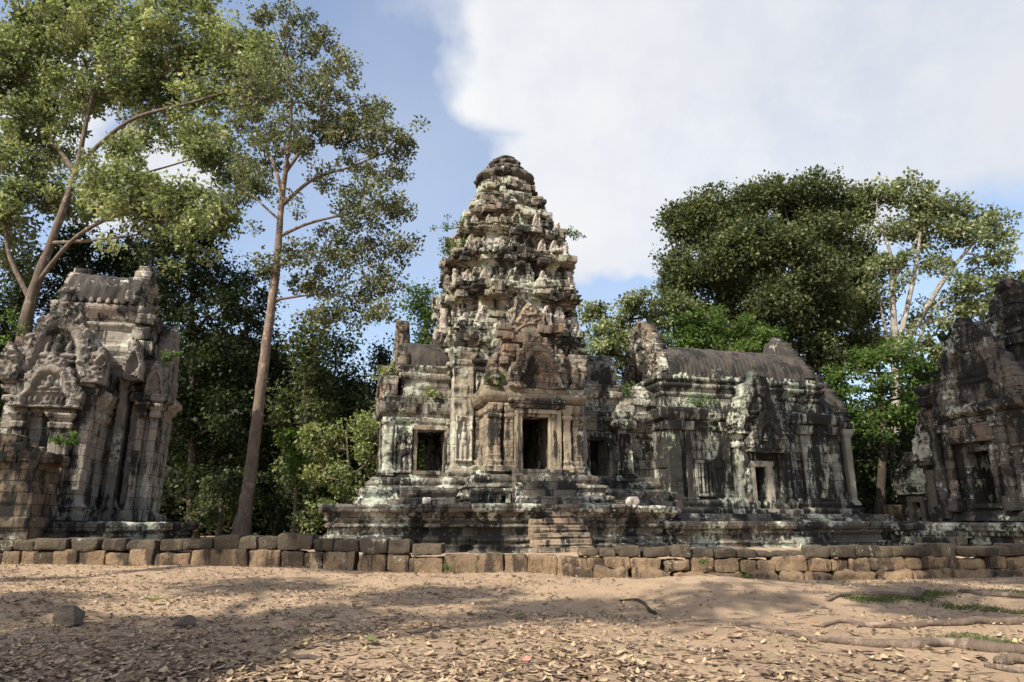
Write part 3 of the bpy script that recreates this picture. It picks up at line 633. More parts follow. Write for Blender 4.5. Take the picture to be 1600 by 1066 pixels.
b = B(); pediment(b, 2.6, 2.7, .35, -pi / 2, (-4.6, .0, 7.0), 33, ruin=.4, fig=False); pediment(b, 3.4, 1.6, .35, -pi / 2, (-5.2, .0, 6.05), 34, ruin=.3, fig=False); b.build('gable', M['ped'], lw)
for (x, wd) in ((-5.02, .34), (-2.62, .3)):
    b = B(); loft(b, rect(x - wd / 2, x + wd / 2, -1.92, -1.6), [(3.05, .07), (3.25, .06), (3.3, 0), (4.95, 0), (5.0, .05), (5.2, .06)], seed=112, carve=.03, ds=.05, dz=.05, blk=.01); b.build('pilaster', M['wing'], lw)
b = B()
for (x0, x1, z0, z1, yy) in ((-4.08, -3.93, 3.2, 4.92, -1.88), (-2.88, -2.76, 3.2, 4.92, -1.88), (-4.08, -2.76, 4.8, 4.98, -1.9), (-4.08, -2.76, 3.1, 3.26, -1.92)):
    rblock(b, ((x0 + x1) / 2, yy + .25, (z0 + z1) / 2), (x1 - x0, .5, z1 - z0), .02, .008, 8, .08)
b.build('window_frame', M['porch'], lw)
for (x, wd) in ((-4.46, .66), (-2.42, .42)):
    b = B(); devata(b, wd, 1.75, 0, (x, -1.84 if x < -3 else -1.95, 3.15), 3, T=.1); b.build('devata_relief', M['wing'], lw)

# right link -------------------------------------------------------------
b = B(); Z0, Z1 = 3.16, 4.75
loft(b, [(2.4, -1.7), (3.12, -1.7), (3.12, 1.2), (3.95, 1.2), (3.95, -1.7), (6.6, -1.7), (6.6, 1.7), (2.4, 1.7)], [(3.0, .06), (Z0, .02), (Z1, 0)], seed=120, cap=False, carve=.015)
loft(b, rect(2.4, 6.6, -1.7, 1.7), [(Z1, 0), (5.0, 0), (5.05, .06), (5.2, .08, .04), (5.25, 0), (5.4, .18, .03), (5.6, .22), (5.64, .06), (5.8, .1), (5.85, 0)], seed=121, bot=True, dmg=.2, blk=.04)
loft(b, rect(2.4, 4.6, -1.5, 1.5), [(5.8, 0), (6.4, 0), (6.45, .15), (6.7, .18, .03), (6.75, 0), (7.0, .1), (7.05, 0)], seed=122, blk=.06, dmg=.25)
for i in range(16): rblock(b, (R_.uniform(4.5, 6.4), R_.uniform(-1.6, -.9), R_.uniform(5.8, 6.1) + R_.random() * .5), (R_.uniform(.35, .8), .5, R_.uniform(.25, .4)), .06, .05, 130 + i, .1, R_.uniform(-.2, .2))
rl = b.build('right_link', M['wing'], tem)
b = B(); vault(b, 2.4, 4.7, 1.3, 7.0, 1.6, seed=35, ribamp=.03, dmg=.25); vault(b, 4.6, 6.5, 1.65, 5.8, 1.5, seed=36, ribamp=.03, dmg=.3, pw=.8); b.build('link_roof', M['wing'], rl)
b = B(); loft(b, rect(4.18, 4.9, -2.15, -1.6), [(2.95, .1), (3.15, .1), (3.2, 0), (5.0, 0), (5.1, .1), (5.4, .14), (5.45, 0), (5.6, .06), (5.8, .05), (5.85, -.1), (6.1, -.15)], seed=124, carve=.01, blk=.03, ds=.06); b.build('pilaster', M['wing'], rl)
b = B(); devata(b, .5, 1.6, 0, (4.54, -2.2, 3.25), 9, T=.05); b.build('devata_relief', M['ped'], rl)
b = B()
for (x0, x1, z0, z1, yy) in ((2.98, 3.13, 3.1, 4.9, -1.82), (3.94, 4.1, 3.1, 4.9, -1.82), (2.98, 4.1, 4.74, 4.95, -1.84), (2.98, 4.1, 3.05, 3.18, -1.86)):
    rblock(b, ((x0 + x1) / 2, yy + .3, (z0 + z1) / 2), (x1 - x0, .6, z1 - z0), .02, .008, 8, .08)
b.build('door_frame', M['wing'], rl)

# hall ---------------------------------------------------------------------
b = B(); HW = 2.75
loft(b, rect(6.0, 14.3, -HW, HW), [(1.3, .55), (1.6, .5), (1.65, .35), (1.8, .4, .03), (1.9, .4), (1.95, .22), (2.1, .26, .04), (2.2, .24), (2.25, .06), (2.4, 0)], seed=140, dmg=.06, cap=True)
# wall zone with the door passage, window
D0, D1 = 9.62, 10.12; WN0, WN1 = 13.36, 13.9
wallp = [(6.0, -HW), (D0, -HW), (D0, 2.), (D1, 2.), (D1, -HW), (14.3, -HW), (14.3, HW), (6.0, HW)]
loft(b, wallp, [(1.88, 0), (3.55, 0)], seed=141, cap=False, blk=.02)
loft(b, rect(6.0, 14.3, -HW, HW), [(3.5, 0), (5.05, 0), (5.1, .06), (5.2, .08, .04), (5.25, .02), (5.35, .06, .04), (5.4, .0), (5.5, .2), (5.7, .26), (5.9, .26), (5.92, .05), (6.0, 0)], seed=142, bot=True, dmg=.07, blk=.018)
loft(b, rect(6.3, 14.0, -2.25, 2.25), [(5.9, .05), (6.55, 0), (6.6, .05), (6.7, .06, .03), (6.75, 0), (6.9, .14), (7.0, .2, .03), (7.1, .2), (7.12, .1), (7.25, .24, .05), (7.4, .22), (7.42, .1), (7.5, .05)], seed=143, dmg=.06, blk=.02)
ha = b.build('hall', M['hall'], tem)
b = B(); vault(b, 6.7, 13.9, 2.2, 7.42, 1.75, seed=41, rib=.21, ribamp=.035, ds=.04, pw=.92)
for i in range(24):
    if i in (5, 17): continue
    rblock(b, (6.85 + i * .3, 0, 9.22), (.28, .22, .16), .03, .02, 400 + i, .08)
b.build('vault_roof', M['roof'], ha)
b = B()
for i in range(34):
    if R_.random() < .15: continue
    x = 6.5 + i * .225; hf(b, .19, .24, .12, lambda x, z: (np.abs(x) / .095) ** 2 + np.clip(z / .22, 0, 2) ** 2 < 1, lambda x, z: .03 * np.cos(x * 30), .04, 0, (x, -2.36, 7.4), i)
b.build('eave_crest', M['hall'], ha)
b = B(); pediment(b, 4.3, 3.4, .5, -pi / 2, (6.5, 0, 7.1), 43, ruin=.25, fig=False); b.build('gable', M['ped'], ha)
b = B(); pediment(b, 4.5, 3.0, .4, pi / 2, (13.9, 0, 7.2), 44, ruin=.15, fig=False); b.build('gable', M['roof'], ha)
# east end porch of the hall
b = B(); PW = 2.15
loft(b, [(14.2, -PW), (15.35, -PW), (15.35, PW), (14.2, PW)], [(1.3, .5), (1.7, .45), (1.75, .25), (1.95, .3), (2.1, .12), (2.3, 0), (5.0, 0), (5.05, .08), (5.25, .1, .03), (5.3, 0), (5.45, .2), (5.7, .24), (5.75, .05), (5.85, 0)], seed=151, dmg=.05)
b.build('end_porch', M['hall'], ha)
b = B(); vault(b, 13.6, 15.5, 2.1, 5.8, 1.75, seed=45, rib=.21, ribamp=.035, ds=.05, pw=.9); b.build('end_porch_roof', M['roof'], ha)
b = B(); pediment(b, 4.6, 2.9, .45, pi / 2, (15.45, 0, 5.7), 46, ruin=.2, fig=False); b.build('gable', M['roof'], ha)
for (x, wd, dp) in ((6.35, .62, -2.93), (8.75, .36, -2.9), (11.75, .5, -2.95), (12.6, .5, -2.95), (14.1, .4, -2.9), (7.05, .3, -2.86)):
    b = B(); loft(b, rect(x - wd / 2, x + wd / 2, dp, -2.6), [(2.1, .1), (2.3, .1), (2.35, .03), (2.5, 0), (5.0, 0), (5.02, .08), (5.2, .1), (5.4, .12)], seed=160 + int(x), blk=.012, ds=.06, dz=.06, carve=.01, dmg=.04); b.build('pilaster', M['hall'], ha)
b = B(); loft(b, rect(15.1, 15.4, -2.35, -2.0), [(2.1, .1), (2.35, 0), (5.0, 0), (5.2, .1), (5.4, .12)], seed=170, blk=.01, ds=.06); b.build('pilaster', M['frame2'], ha)
# blind windows
for (x0, x1, z0, z1, bal) in ((7.36, 8.02, 2.5, 3.7, 1), (12.0, 12.45, 2.5, 3.9, 0), (13.3, 13.85, 2.4, 3.65, 1)):
    b = B(); y = -2.86
    for (a0, a1, c0, c1) in ((x0 - .12, x0, z0 - .1, z1 + .1), (x1, x1 + .12, z0 - .1, z1 + .1), (x0 - .12, x1 + .12, z1, z1 + .13), (x0 - .12, x1 + .12, z0 - .13, z0)):
        rblock(b, ((a0 + a1) / 2, y + .12, (c0 + c1) / 2), (a1 - a0, .3, c1 - c0), .02, .008, 3, .08)
    wf = b.build('window_frame', M['hall'], ha)
    if bal:
        b = B(); k = 4
        for i in range(k):
            xx = x0 + (i + .5) * (x1 - x0) / k; zz = np.linspace(z0, z1, 22); rr = .055 + .018 * np.abs(np.sin((zz - z0) * 11))
            tube(b, [(xx, -2.8, z) for z in zz], rr, 8, .1)
        b.build('baluster', M['hall'], wf)
# door porch of the hall
b = B(); yy = -3.35
loft(b, [(8.95, yy), (D0 - .0, yy), (D0 - .0, -2.6), (8.95, -2.6)], [(1.4, .3), (1.85, .28), (1.9, .1), (2.1, .14), (2.3, 0), (3.6, 0)], seed=171, cap=False, blk=.015)
loft(b, [(D1, yy), (11.35, yy), (11.35, -2.6), (D1, -2.6)], [(1.4, .3), (1.85, .28), (1.9, .1), (2.1, .14), (2.3, 0), (3.6, 0)], seed=172, cap=False, blk=.015)
loft(b, rect(8.95, 11.35, yy, -2.5), [(3.58, 0), (4.3, 0), (4.35, .08), (4.5, .1, .04), (4.6, .04), (4.75, .16), (5.0, .2), (5.1, .05), (6.2, -.05)], seed=173, bot=True, blk=.02)
dp = b.build('door_porch', M['hall'], ha)
b = B(); pediment(b, 2.7, 2.75, .45, 0, (10.0, -3.5, 4.85), 48, ruin=.12); pediment(b, 1.9, 1.75, .3, 0, (10.1, -3.85, 4.1), 49, ruin=.0); b.build('pediment', M['hall'], dp)
for x in (9.3, 10.85):
    b = B(); z = np.linspace(2.1, 4.2, 60); tube(b, [(x, -3.42, q) for q in z], .1 + .025 * np.abs(np.sin((z - 2.1) * 9)), 10, .05); rblock(b, (x, -3.4, 1.98), (.34, .34, .3), .02, .01, 3, .08); rblock(b, (x, -3.4, 4.3), (.36, .36, .22), .02, .01, 4, .08); b.build('colonnette', M['ped'] if x < 10 else M['hall'], dp)
b = B()
for (a0, a1, c0, c1, y) in ((D0 - .24, D0 - .02, 1.86, 3.75, -3.5), (D1 + .02, D1 + .3, 1.86, 3.75, -3.5), (D0 - .24, D1 + .34, 3.55, 3.78, -3.52), (D0 - .24, D1 + .34, 1.72, 1.88, -3.6)):
    rblock(b, ((a0 + a1) / 2, y + .3, (c0 + c1) / 2), (a1 - a0, .6, c1 - c0), .02, .008, 6, .08)
b.build('door_frame', M['frame2'], dp)

# platforms -------------------------------------------------------------------
pl = empty('temple_platform', (-.3, 29, 0), PHI, 'dark moulded stone terrace with two flights of steps under the long temple', 'platform')
b = B()
prf = lambda z0, z1: [(z0, .35), (z0 + .12, .35), (z0 + .15, .2), (z0 + .3, .24, .03), (z0 + .36, .08), (z0 + .45, .14, .05), (z0 + .55, .1), (z0 + .6, 0), (z0 + .8, 0), (z0 + .84, .1, .05), (z0 + .95, .12), (z0 + .98, .02), (z0 + 1.08, .12, .03), (z1 - .28, .18), (z1 - .25, .32), (z1 - .04, .36), (z1, .3)]
loft(b, [(-7.0, -4.7), (-3.9, -4.7), (-3.9, -5.6), (-2.4, -5.6), (-2.4, -6.5), (-.86, -6.5), (-.86, -5.2), (.9, -5.2), (.9, -6.5), (2.4, -6.5), (2.4, -5.6), (3.9, -5.6), (3.9, -4.7), (5.0, -4.7), (5.0, 5), (-7.0, 5)],
     prf(.35, 1.92), seed=180, blk=.03, rough=.028, dmg=.14, bl=.6, ch=.26, carve=.015, dz=.055)
loft(b, rect(-6.0, -2.9, -4.3, -2.6), [(1.85, .2), (2.1, .18), (2.15, 0), (2.4, .1), (2.5, 0)], seed=182, blk=.05, rough=.06, dmg=.25)
loft(b, rect(2.9, 5.6, -4.2, -2.6), [(1.85, .2), (2.1, .18), (2.15, 0), (2.4, .1), (2.5, 0)], seed=183, blk=.06, rough=.07, dmg=.3)
b.build('terrace', M['plat'], pl)
b = B()
loft(b, [(4.9, -4.75), (9.4, -4.75), (9.4, -5.05), (9.75, -5.05), (9.75, -4.2), (11.1, -4.2), (11.1, -5.05), (11.5, -5.05), (11.5, -4.75), (17.5, -4.75), (17.5, 4.5), (4.9, 4.5)], [(.35, .3), (.45, .3), (.5, .1), (.65, .16, .03), (.7, 0), (.95, 0), (1.0, .12, .04), (1.1, .05), (1.14, .22), (1.36, .26), (1.4, .2)], seed=185, blk=.025, rough=.028, dmg=.1, bl=.7, ch=.26)
loft(b, rect(5.2, 15.6, -4.0, 3.6), [(1.36, .1), (1.5, .12), (1.52, .05), (1.68, .0)], seed=186, blk=.03, dmg=.15)
b.build('lower_terrace', M['plat'], pl)
b = B()
for i in range(7): rblock(b, (.02, -7.2 + .19 * i, .5 + .215 * i), (1.9, .6, .24), .05, .035, 500 + i, .07)
for i in range(7):
    for k in range(2): loft(b, rect(-.84, .88, -7.51 + .19 * i, -7.2 + .19 * i), [(.42 + .215 * i, -.01), (.48 + .215 * i, .02, .03), (.52 + .215 * i, -.01)], seed=7, blk=0, dmg=0, rough=.01) if k == 0 else None
b.build('steps', M['stair'], pl)
b = B()
for i in range(5): rblock(b, (10.42, -5.35 + .24 * i, .5 + .21 * i), (1.3, .5, .23), .03, .02, 520 + i, .08)
b.build('steps', M['plat'], pl)
def loc(u, w, z): return (-.3 + u * cos(PHI) - w * sin(PHI), 29 + u * sin(PHI) + w * cos(PHI), z)
# fallen naga balustrade on the terrace
b = B(); P_, r_ = smooth_path([(0, 0, -.12), (.02, 0, .12), (.14, 0, .27), (.4, 0, .3), (.8, .02, .3), (1.35, .04, .33)], [.11, .13, .13, .12, .11, .12])
tube(b, P_, r_, 10, .3, 5)
hf(b, .34, .5, .16, lambda x, z: (np.abs(x) / .17) ** 2 + (z / .5) ** 2 < 1, lambda x, z: .06 + carv(x, z, 4, .8), .045, -pi / 2, (.02, 0, -.05), 2)
for x in (.45, .85, 1.2): rblock(b, (x, .02, .1), (.16, .16, .32), .02, .01, 8, .08)
tag(b.build('naga_balustrade', M['plat'], None, loc=loc(-2.45, -5.35, 2.04), rotz=PHI), 'dark curved naga railing stub lying on the terrace just left of the tower steps', 'balustrade')
# loose stones on the terrace right of the steps
for i, (u, w_, s_, la) in enumerate(((3.3, -5.25, .36, 'pale round-headed stone on the terrace edge right of the tower steps'), (4.3, -4.6, .28, 'small grey block on the terrace near the junction of tower and hall'), (-3.9, -4.3, .34, 'pale rounded boulder below the left wing window'), (12.9, -4.5, .2, 'tiny upright stone stub on the low terrace in front of the hall'))):
    b = B(); rblock(b, (0, 0, s_ * .4), (s_ * 1.3, s_, s_ * .85), .12, .05, i * 5, .08); tag(b.build('loose_stone', M['ante'] if i != 1 else M['plat'], None, loc=loc(u, w_, 1.9 if i != 3 else 1.36), rotz=i), la, 'stone')

# ------------------------------------------------------------------ left gatehouse
LG = (-15.2, 23.5)
lg = empty('left_gatehouse', (LG[0], LG[1], 0), PHI, 'reddish stone gatehouse with carved arched gable at the left edge, tiled vault on top', 'gatehouse')
b = B()
loft(b, [(-1.0, -.6), (1.9, -.6), (1.9, -.4), (2.3, -.4), (2.3, 1.9), (-1.0, 1.9)], [(1.3, .35), (1.55, .35), (1.6, .2), (1.75, .25, .03), (1.85, .1), (2.1, .0), (6.1, 0), (6.15, .08), (6.3, .1, .03), (6.4, 0), (6.6, .2), (6.9, .25), (7.0, .05)], seed=201, blk=.02)
loft(b, rect(-.75, 1.75, -.75, 1.6), [(6.9, 0), (7.1, .1), (7.3, .12, .03), (7.35, 0), (7.9, -.02), (8.0, .06), (8.1, .08), (8.15, -.02), (8.35, .1), (8.55, .2, .04), (8.75, .22), (8.8, .1)], seed=202, blk=.02)
gb = b.build('main_body', M['left'], lg)
b = B(); vault(b, -.6, 1.7, 1.3, 8.75, 1.35, seed=51, rib=.3, ribamp=.07, pw=.8, wc=.45)
b.build('vault_roof', M['roof'], gb)
b = B()
for i in range(9): hf(b, .2, .22, .12, lambda x, z: (np.abs(x) / .1) ** 2 + np.clip(z / .2, 0, 2) ** 2 < 1, lambda x, z: x * 0 + .03, .04, 0, (-.5 + i * .26, -.98, 8.78), i)
b.build('eave_crest', M['left'], gb)
b = B(); pediment(b, 2.7, 2.1, .4, pi / 2, (1.7, .4, 8.6), 53, ruin=.1, fig=False); pediment(b, 2.7, 1.9, .35, -pi / 2, (-.65, .4, 8.6), 54, ruin=.1, fig=False); b.build('gable', M['left'], gb)
b = B(); rblock(b, (2.1, -.2, 8.25), (.7, 2., .4), .08, .05, 5, .1); rblock(b, (2.05, -.2, 7.75), (.6, 2., .5), .08, .05, 6, .1); rblock(b, (2.1, -.2, 7.2), (.8, 2.2, .5), .08, .05, 7, .1); b.build('stepped_blocks', M['left'], gb)
# front porch with the big carved pediment
b = B()
loft(b, rect(-.6, 1.4, -3.2, -.5), [(1.3, .25), (1.5, .25), (1.55, .12), (1.7, .18, .02), (1.8, .05), (2.0, 0), (4.5, 0), (4.55, .06), (4.7, .08, .04), (4.8, .02), (4.9, .12, .04), (5.0, .02), (5.15, .2), (5.4, .25), (5.45, .1), (5.5, 0), (6.4, -.3)], seed=205, blk=.015, dmg=.05)
fp = b.build('front_porch', M['left'], lg)
b = B(); vb = B(); vault(vb, .4, 2.95, .9, 5.6, 1.8, seed=55, ribamp=.02, pw=.7); vb.xf(-pi / 2, (.4, 0, 0)); vb.build('porch_roof', M['leftped'], fp)
b = B(); pediment(b, 2.55, 2.85, .4, 0, (.38, -3.3, 5.35), 57, ruin=0, res=.04); b.build('pediment', M['leftped'], fp)
b = B(); pediment(b, 1.95, 1.7, .3, 0, (.42, -3.62, 4.65), 58, ruin=0, res=.036); b.build('lower_pediment', M['leftped'], fp)
for (x, y, wd, z1) in ((-.62, -3.35, .3, 5.3), (1.4, -3.35, .36, 5.6), (-.25, -3.5, .28, 4.5), (.85, -3.52, .5, 4.5)):
    b = B(); loft(b, rect(x - wd / 2, x + wd / 2, y, y + .4), [(1.4, .15), (1.6, .15), (1.65, .05), (1.8, .1), (1.9, .02), (2.1, 0), (z1 - .5, 0), (z1 - .45, .06), (z1 - .3, .08, .02), (z1 - .25, 0), (z1 - .1, .12), (z1, .14)], seed=210 + int(x * 3), blk=.008, ds=.06, dz=.05, dmg=.03); b.build('pilaster', M['left'], fp)
for s_ in (-1, 1):
    b = B(); hf(b, .6, 1.2, .35, lambda x, z: (np.abs(x - .1 * s_ * z) / .34) ** 1.6 + np.clip(z / 1.2, 0, 2) ** 1.5 < 1, lambda x, z: .1 + carv(x, z, 15 + s_, 1.3), .04, 0, (.4 + s_ * 1.12, -3.45, 5.45), 8)
    b.build('naga_head', M['leftped'], fp)
# low wing on the right with its own gable
b = B()
loft(b, rect(2.2, 2.95, -.8, 1.0), [(1.3, .2), (1.6, .2), (1.65, 0), (5.1, 0), (5.15, .1), (5.3, .12), (5.4, .25), (5.6, .25), (5.7, .1)], seed=206, blk=.02)
lo = b.build('side_wing', M['left'], lg)
b = B(); pediment(b, 2.1, 2.9, .4, pi / 2, (2.85, .1, 5.5), 59, ruin=.2, fig=False); pediment(b, .8, 1.3, .3, 0, (2.65, -.95, 5.55), 60, ruin=.2, fig=False); pediment(b, .7, 1.5, .3, 0, (2.05, -1.5, 6.0), 61, ruin=.2, fig=False); b.build('gable', M['leftped'], lo)
for (x, y, wd, z1) in ((1.72, -.95, .3, 6.2), (2.15, -.75, .26, 5.9), (2.8, -1.05, .24, 5.3), (2.4, -1.15, .2, 5.3)):
    b = B(); loft(b, rect(x - wd / 2, x + wd / 2, y, y + .5), [(1.4, .12), (1.7, .1), (1.75, .03), (1.95, 0), (z1 - .5, 0), (z1 - .4, .08), (z1 - .25, .02), (z1 - .1, .14), (z1, .14)], seed=220 + int(x * 3), blk=.008, ds=.06, dz=.06, dmg=.03); b.build('pilaster', M['left'] if x > 2.2 else M['leftped'], lo)
b = B()
loft(b, [(-2.6, -4.2), (2.6, -4.2), (2.6, -2.6), (3.7, -2.6), (3.7, 3.2), (-2.6, 3.2)], [(.35, .3), (.5, .3), (.55, .1), (.75, .15, .03), (.8, 0), (.95, .1, .05), (1.05, .02), (1.1, .2), (1.32, .22), (1.36, .1)], seed=208, blk=.03, rough=.04, dmg=.14)
b.build('base', M['plat'], lg)
M['stub'] = stone('stub_wall_stone', A=(.2, .15, .1), C=(.12, .092, .065), dark=.55, lich=.35, red=.5, green=.4, seed=99., bump=.9, bh=.3)
# broken masonry block left front
b = B(); loft(b, [(-3.2, -.9), (.4, -.9), (.4, 1.1), (-3.2, 1.1)], [(.3, .1), (1.2, .08), (2.2, .05), (2.9, 0)], seed=230, blk=.05, rough=.03, dmg=.12, bl=.7, ch=.3)
for i, (a_, c_, z_) in enumerate(((-3.2, -.1, 3.02), (-3.2, -.3, 3.27), (-3.0, -.55, 3.5))):
    x_ = a_
    while x_ < c_: l_ = R_.uniform(.4, .8); rblock(b, (x_ + l_ / 2, 0, z_), (l_, 1.8 - .3 * i, .28), .06, .04, 60 + i, .09); x_ += l_
tag(b.build('broken_masonry', M['stub'], None, loc=(-13.25, 19.1, 0), rotz=PHI + .04), 'rounded brown laterite stub wall at the left edge in front of the gatehouse', 'ruin')

# ------------------------------------------------------------------ right gatehouse
RG = (17.4, 25.4)
rg = empty('right_gatehouse', (RG[0], RG[1], 0), PHI, 'dark shaded stone gatehouse at the right edge with an open doorway facing left', 'gatehouse')
b = B()
loft(b, [(.9, -3.3), (7.5, -3.3), (7.5, 3.0), (.9, 3.0), (.9, .62), (4.5, .62), (4.5, -.35), (.9, -.35)], [(1.3, .4), (1.7, .35), (1.75, .2), (1.95, .25), (2.1, 0), (4.0, 0)], seed=239, blk=.03, cap=False)
loft(b, rect(.9, 7.5, -3.3, 3.0), [(3.95, 0), (6.0, 0), (6.1, .2), (6.4, .3, .03), (6.5, .1), (6.7, .25), (6.9, .25), (7.0, 0)], seed=241, blk=.03, bot=True)
loft(b, rect(1.6, 7.2, -2.6, 2.0), [(6.9, .1), (7.8, 0), (7.9, .15), (8.2, .2, .04), (8.3, 0), (8.4, .1), (8.5, -.3)], seed=242, blk=.05, dmg=.25, carve=.04)
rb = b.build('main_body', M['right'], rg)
b = B(); pediment(b, 4.4, 2.9, .5, -pi / 2, (1.9, -.7, 7.3), 63, ruin=.3, fig=False); pediment(b, 1.4, 1.3, .5, -pi / 2, (2.0, -.5, 9.5), 64, ruin=.3, fig=False); b.build('gable', M['right'], rb)
b = B(); vault(b, 2.3, 7.0, 2.0, 8.2, 1.6, seed=65, wc=-.4, dmg=.1); b.build('vault_roof', M['roof'], rb)
b = B(); d0, d1 = -.35, .62
loft(b, [(0, d1), (1.2, d1), (1.2, 1.75), (0, 1.75)], [(1.4, .25), (1.7, .2), (1.75, .06), (2.0, 0), (4.0, 0)], seed=243, cap=False)
loft(b, [(0, -1.9), (1.2, -1.9), (1.2, d0), (0, d0)], [(1.4, .25), (1.7, .2), (1.75, .06), (2.0, 0), (4.0, 0)], seed=244, cap=False)
loft(b, [(0, d0), (1.2, d0), (1.2, d1), (0, d1)], [(1.4, .2), (2.0, .05)], seed=245)
loft(b, rect(0, 1.4, -1.9, 1.75), [(3.95, 0), (4.9, 0), (4.95, .1), (5.1, .14, .05), (5.2, .05), (5.35, .3), (5.6, .35), (5.7, .1), (6.6, -.1)], seed=246, bot=True, blk=.03)
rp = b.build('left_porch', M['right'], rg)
b = B(); pediment(b, 3.7, 3.5, .5, -pi / 2, (-.1, -.15, 5.55), 66, ruin=.2, res=.05); b.build('pediment', M['right'], rp)
b = B()
for (c0, c1, z0, z1, x) in ((d0 - .16, d0 + .06, 1.95, 4.1, -.12), (d1 - .06, d1 + .16, 1.95, 4.1, -.12), (d0 - .16, d1 + .16, 3.9, 4.1, -.14), (d0 - .16, d1 + .16, 1.85, 2.02, -.2)):
    rblock(b, (x + .25, (c0 + c1) / 2, (z0 + z1) / 2), (.5, c1 - c0, z1 - z0), .02, .008, 6, .08)
b.build('door_frame', M['right'], rp)
b = B(); loft(b, rect(-.3, .1, -.75, 1.15), [(4.25, 0), (4.5, .02), (4.9, 0)], seed=247, blk=0, carve=.08, ds=.05, dz=.05, bot=True); b.build('lintel', M['ped'], rp)
for y in (1.3, -.95):
    b = B(); z = np.linspace(2.2, 4.7, 60); tube(b, [(-.18, y, q) for q in z], .16 + .03 * np.abs(np.sin((z - 2.1) * 8)), 10, .05); rblock(b, (-.18, y, 2.0), (.45, .45, .5), .03, .02, 3, .08); rblock(b, (-.18, y, 4.85), (.48, .48, .3), .02, .01, 4, .08); b.build('colonnette', M['right'], rp)
b = B(); loft(b, rect(-.35, .1, 1.55, 1.95), [(1.5, .1), (1.8, .1), (1.9, 0), (4.8, 0), (5.0, .1), (5.3, .12)], seed=248, carve=.04, ds=.06); b.build('pilaster', M['right'], rp)
b = B()
loft(b, [(-1.6, -3.3), (.6, -3.3), (.6, -4.4), (8, -4.4), (8, 12), (.6, 12), (.6, 2.6), (-1.6, 2.6)], [(.35, .3), (.6, .3), (.65, .1), (.85, .1), (.9, .2, .03), (1.05, .2), (1.08, .32), (1.3, .35), (1.34, .2)], seed=249, blk=.03, dmg=.12)
for i in range(4): rblock(b, (-2.5 + .3 * i, .6, .5 + .22 * i), (.5, 2.2, .24), .03, .02, 540 + i, .1)
b.build('base', M['plat'], rg)
# farther porches of the same gatehouse
b = B()
loft(b, [(2.6, 4.9), (4, 4.9), (4, 6.9), (2.6, 6.9), (2.6, 6.15), (3.6, 6.15), (3.6, 5.7), (2.6, 5.7)], [(1.0, .1), (1.3, 0), (2.3, 0)], seed=251, cap=False)
loft(b, rect(2.6, 4, 4.9, 6.9), [(2.25, 0), (2.6, 0), (2.7, .15), (2.9, .2), (3.0, 0), (4.0, -.2)], seed=252, bot=True)
loft(b, rect(1.4, 4, 2.4, 4.2), [(1.2, .1), (1.4, 0), (3.6, 0), (3.7, .2), (4.0, .25), (4.1, 0), (5.6, -.2)], seed=253)
fa = b.build('far_wing', M['right'], rg)
b = B(); pediment(b, 2.3, 1.9, .35, -pi / 2, (2.5, 5.9, 2.6), 67, ruin=.15); pediment(b, 2.3, 2.9, .35, -pi / 2, (1.3, 3.2, 3.9), 68, ruin=.2); b.build('pediment', M['tower'], fa)
b = B()
for (c0, c1, z0, z1, x) in ((5.5, 5.7, 1.2, 2.4, 2.5), (6.15, 6.4, 1.2, 2.4, 2.5), (5.5, 6.4, 2.25, 2.5, 2.48)):
    rblock(b, (x + .15, (c0 + c1) / 2, (z0 + z1) / 2), (.3, c1 - c0, z1 - z0), .02, .008, 6, .1)
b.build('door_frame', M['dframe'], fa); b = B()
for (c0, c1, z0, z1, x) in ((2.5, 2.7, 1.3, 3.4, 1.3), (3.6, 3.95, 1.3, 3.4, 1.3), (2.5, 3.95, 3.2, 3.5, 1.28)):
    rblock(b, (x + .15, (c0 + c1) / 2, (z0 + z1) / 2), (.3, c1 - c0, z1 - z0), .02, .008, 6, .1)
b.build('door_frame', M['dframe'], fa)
# stone cylinder drum between hall and gatehouse
p = atY(1405, 803, 34); b = B(); zz = np.linspace(-.7, .7, 12); tube(b, [(z, 0, .42) for z in zz], .42, 20, .12, 3)
tag(b.build('fallen_drum', M['lat'], None, loc=(p[0], 34, float(p[2]) - .42), rotz=.2), 'mossy brown fallen stone drum between the hall and the right gatehouse', 'stone drum')
b = B(); rblock(b, (0, 0, -.2), (2.6, 1.2, 2.0), .1, .06, 3, .14); tag(b.build('masonry_pier', M['lat'], None, loc=(p[0], 34, float(p[2]) - 1.22), rotz=.2), 'low brown masonry pier carrying the fallen drum behind the terrace', 'masonry')

# ------------------------------------------------------------------ laterite wall
wl = empty('laterite_wall', (0, WY, 0), 0, 'low mossy laterite block wall running across the whole width in front of the temples', 'wall')
def row(b, x0, x1, zb, zt, sd, thick=.62, yo=0., lo=.38, hi=.9, rnd=.05, amp=.03):
    x = x0; i = 0; rr = random.Random(sd)
    while x < x1:
        l = rr.uniform(lo, hi); a = zb(x + l / 2); t = zt(x + l / 2) + rr.uniform(-.05, .05)
        rblock(b, (x + l / 2, yo + rr.uniform(-.04, .04), (a + t) / 2), (l - .008, thick, t - a - .008), rnd * rr.uniform(.8, 1.4), amp, sd + i, .06, rr.uniform(-.05, .05), rr.uniform(-.03, .03), 7, .14); x += l + (rr.uniform(.03, .09) if rr.random() < .15 else 0); i += 1
xx = [-22, -12.5, -7.8, -5.5, -1.7, 1.4, 4.7, 7, 12.5, 22]
top = lambda x: float(np.interp(x, xx, [.98, .94, .97, 1.04, .87, .82, .80, .76, .82, .9]))
mid = lambda x: float(np.interp(x, xx, [.68, .66, .68, .69, .56, .55, .50, .5, .56, .6]))
bs_ = lambda x: float(wall_base(x)) - .12
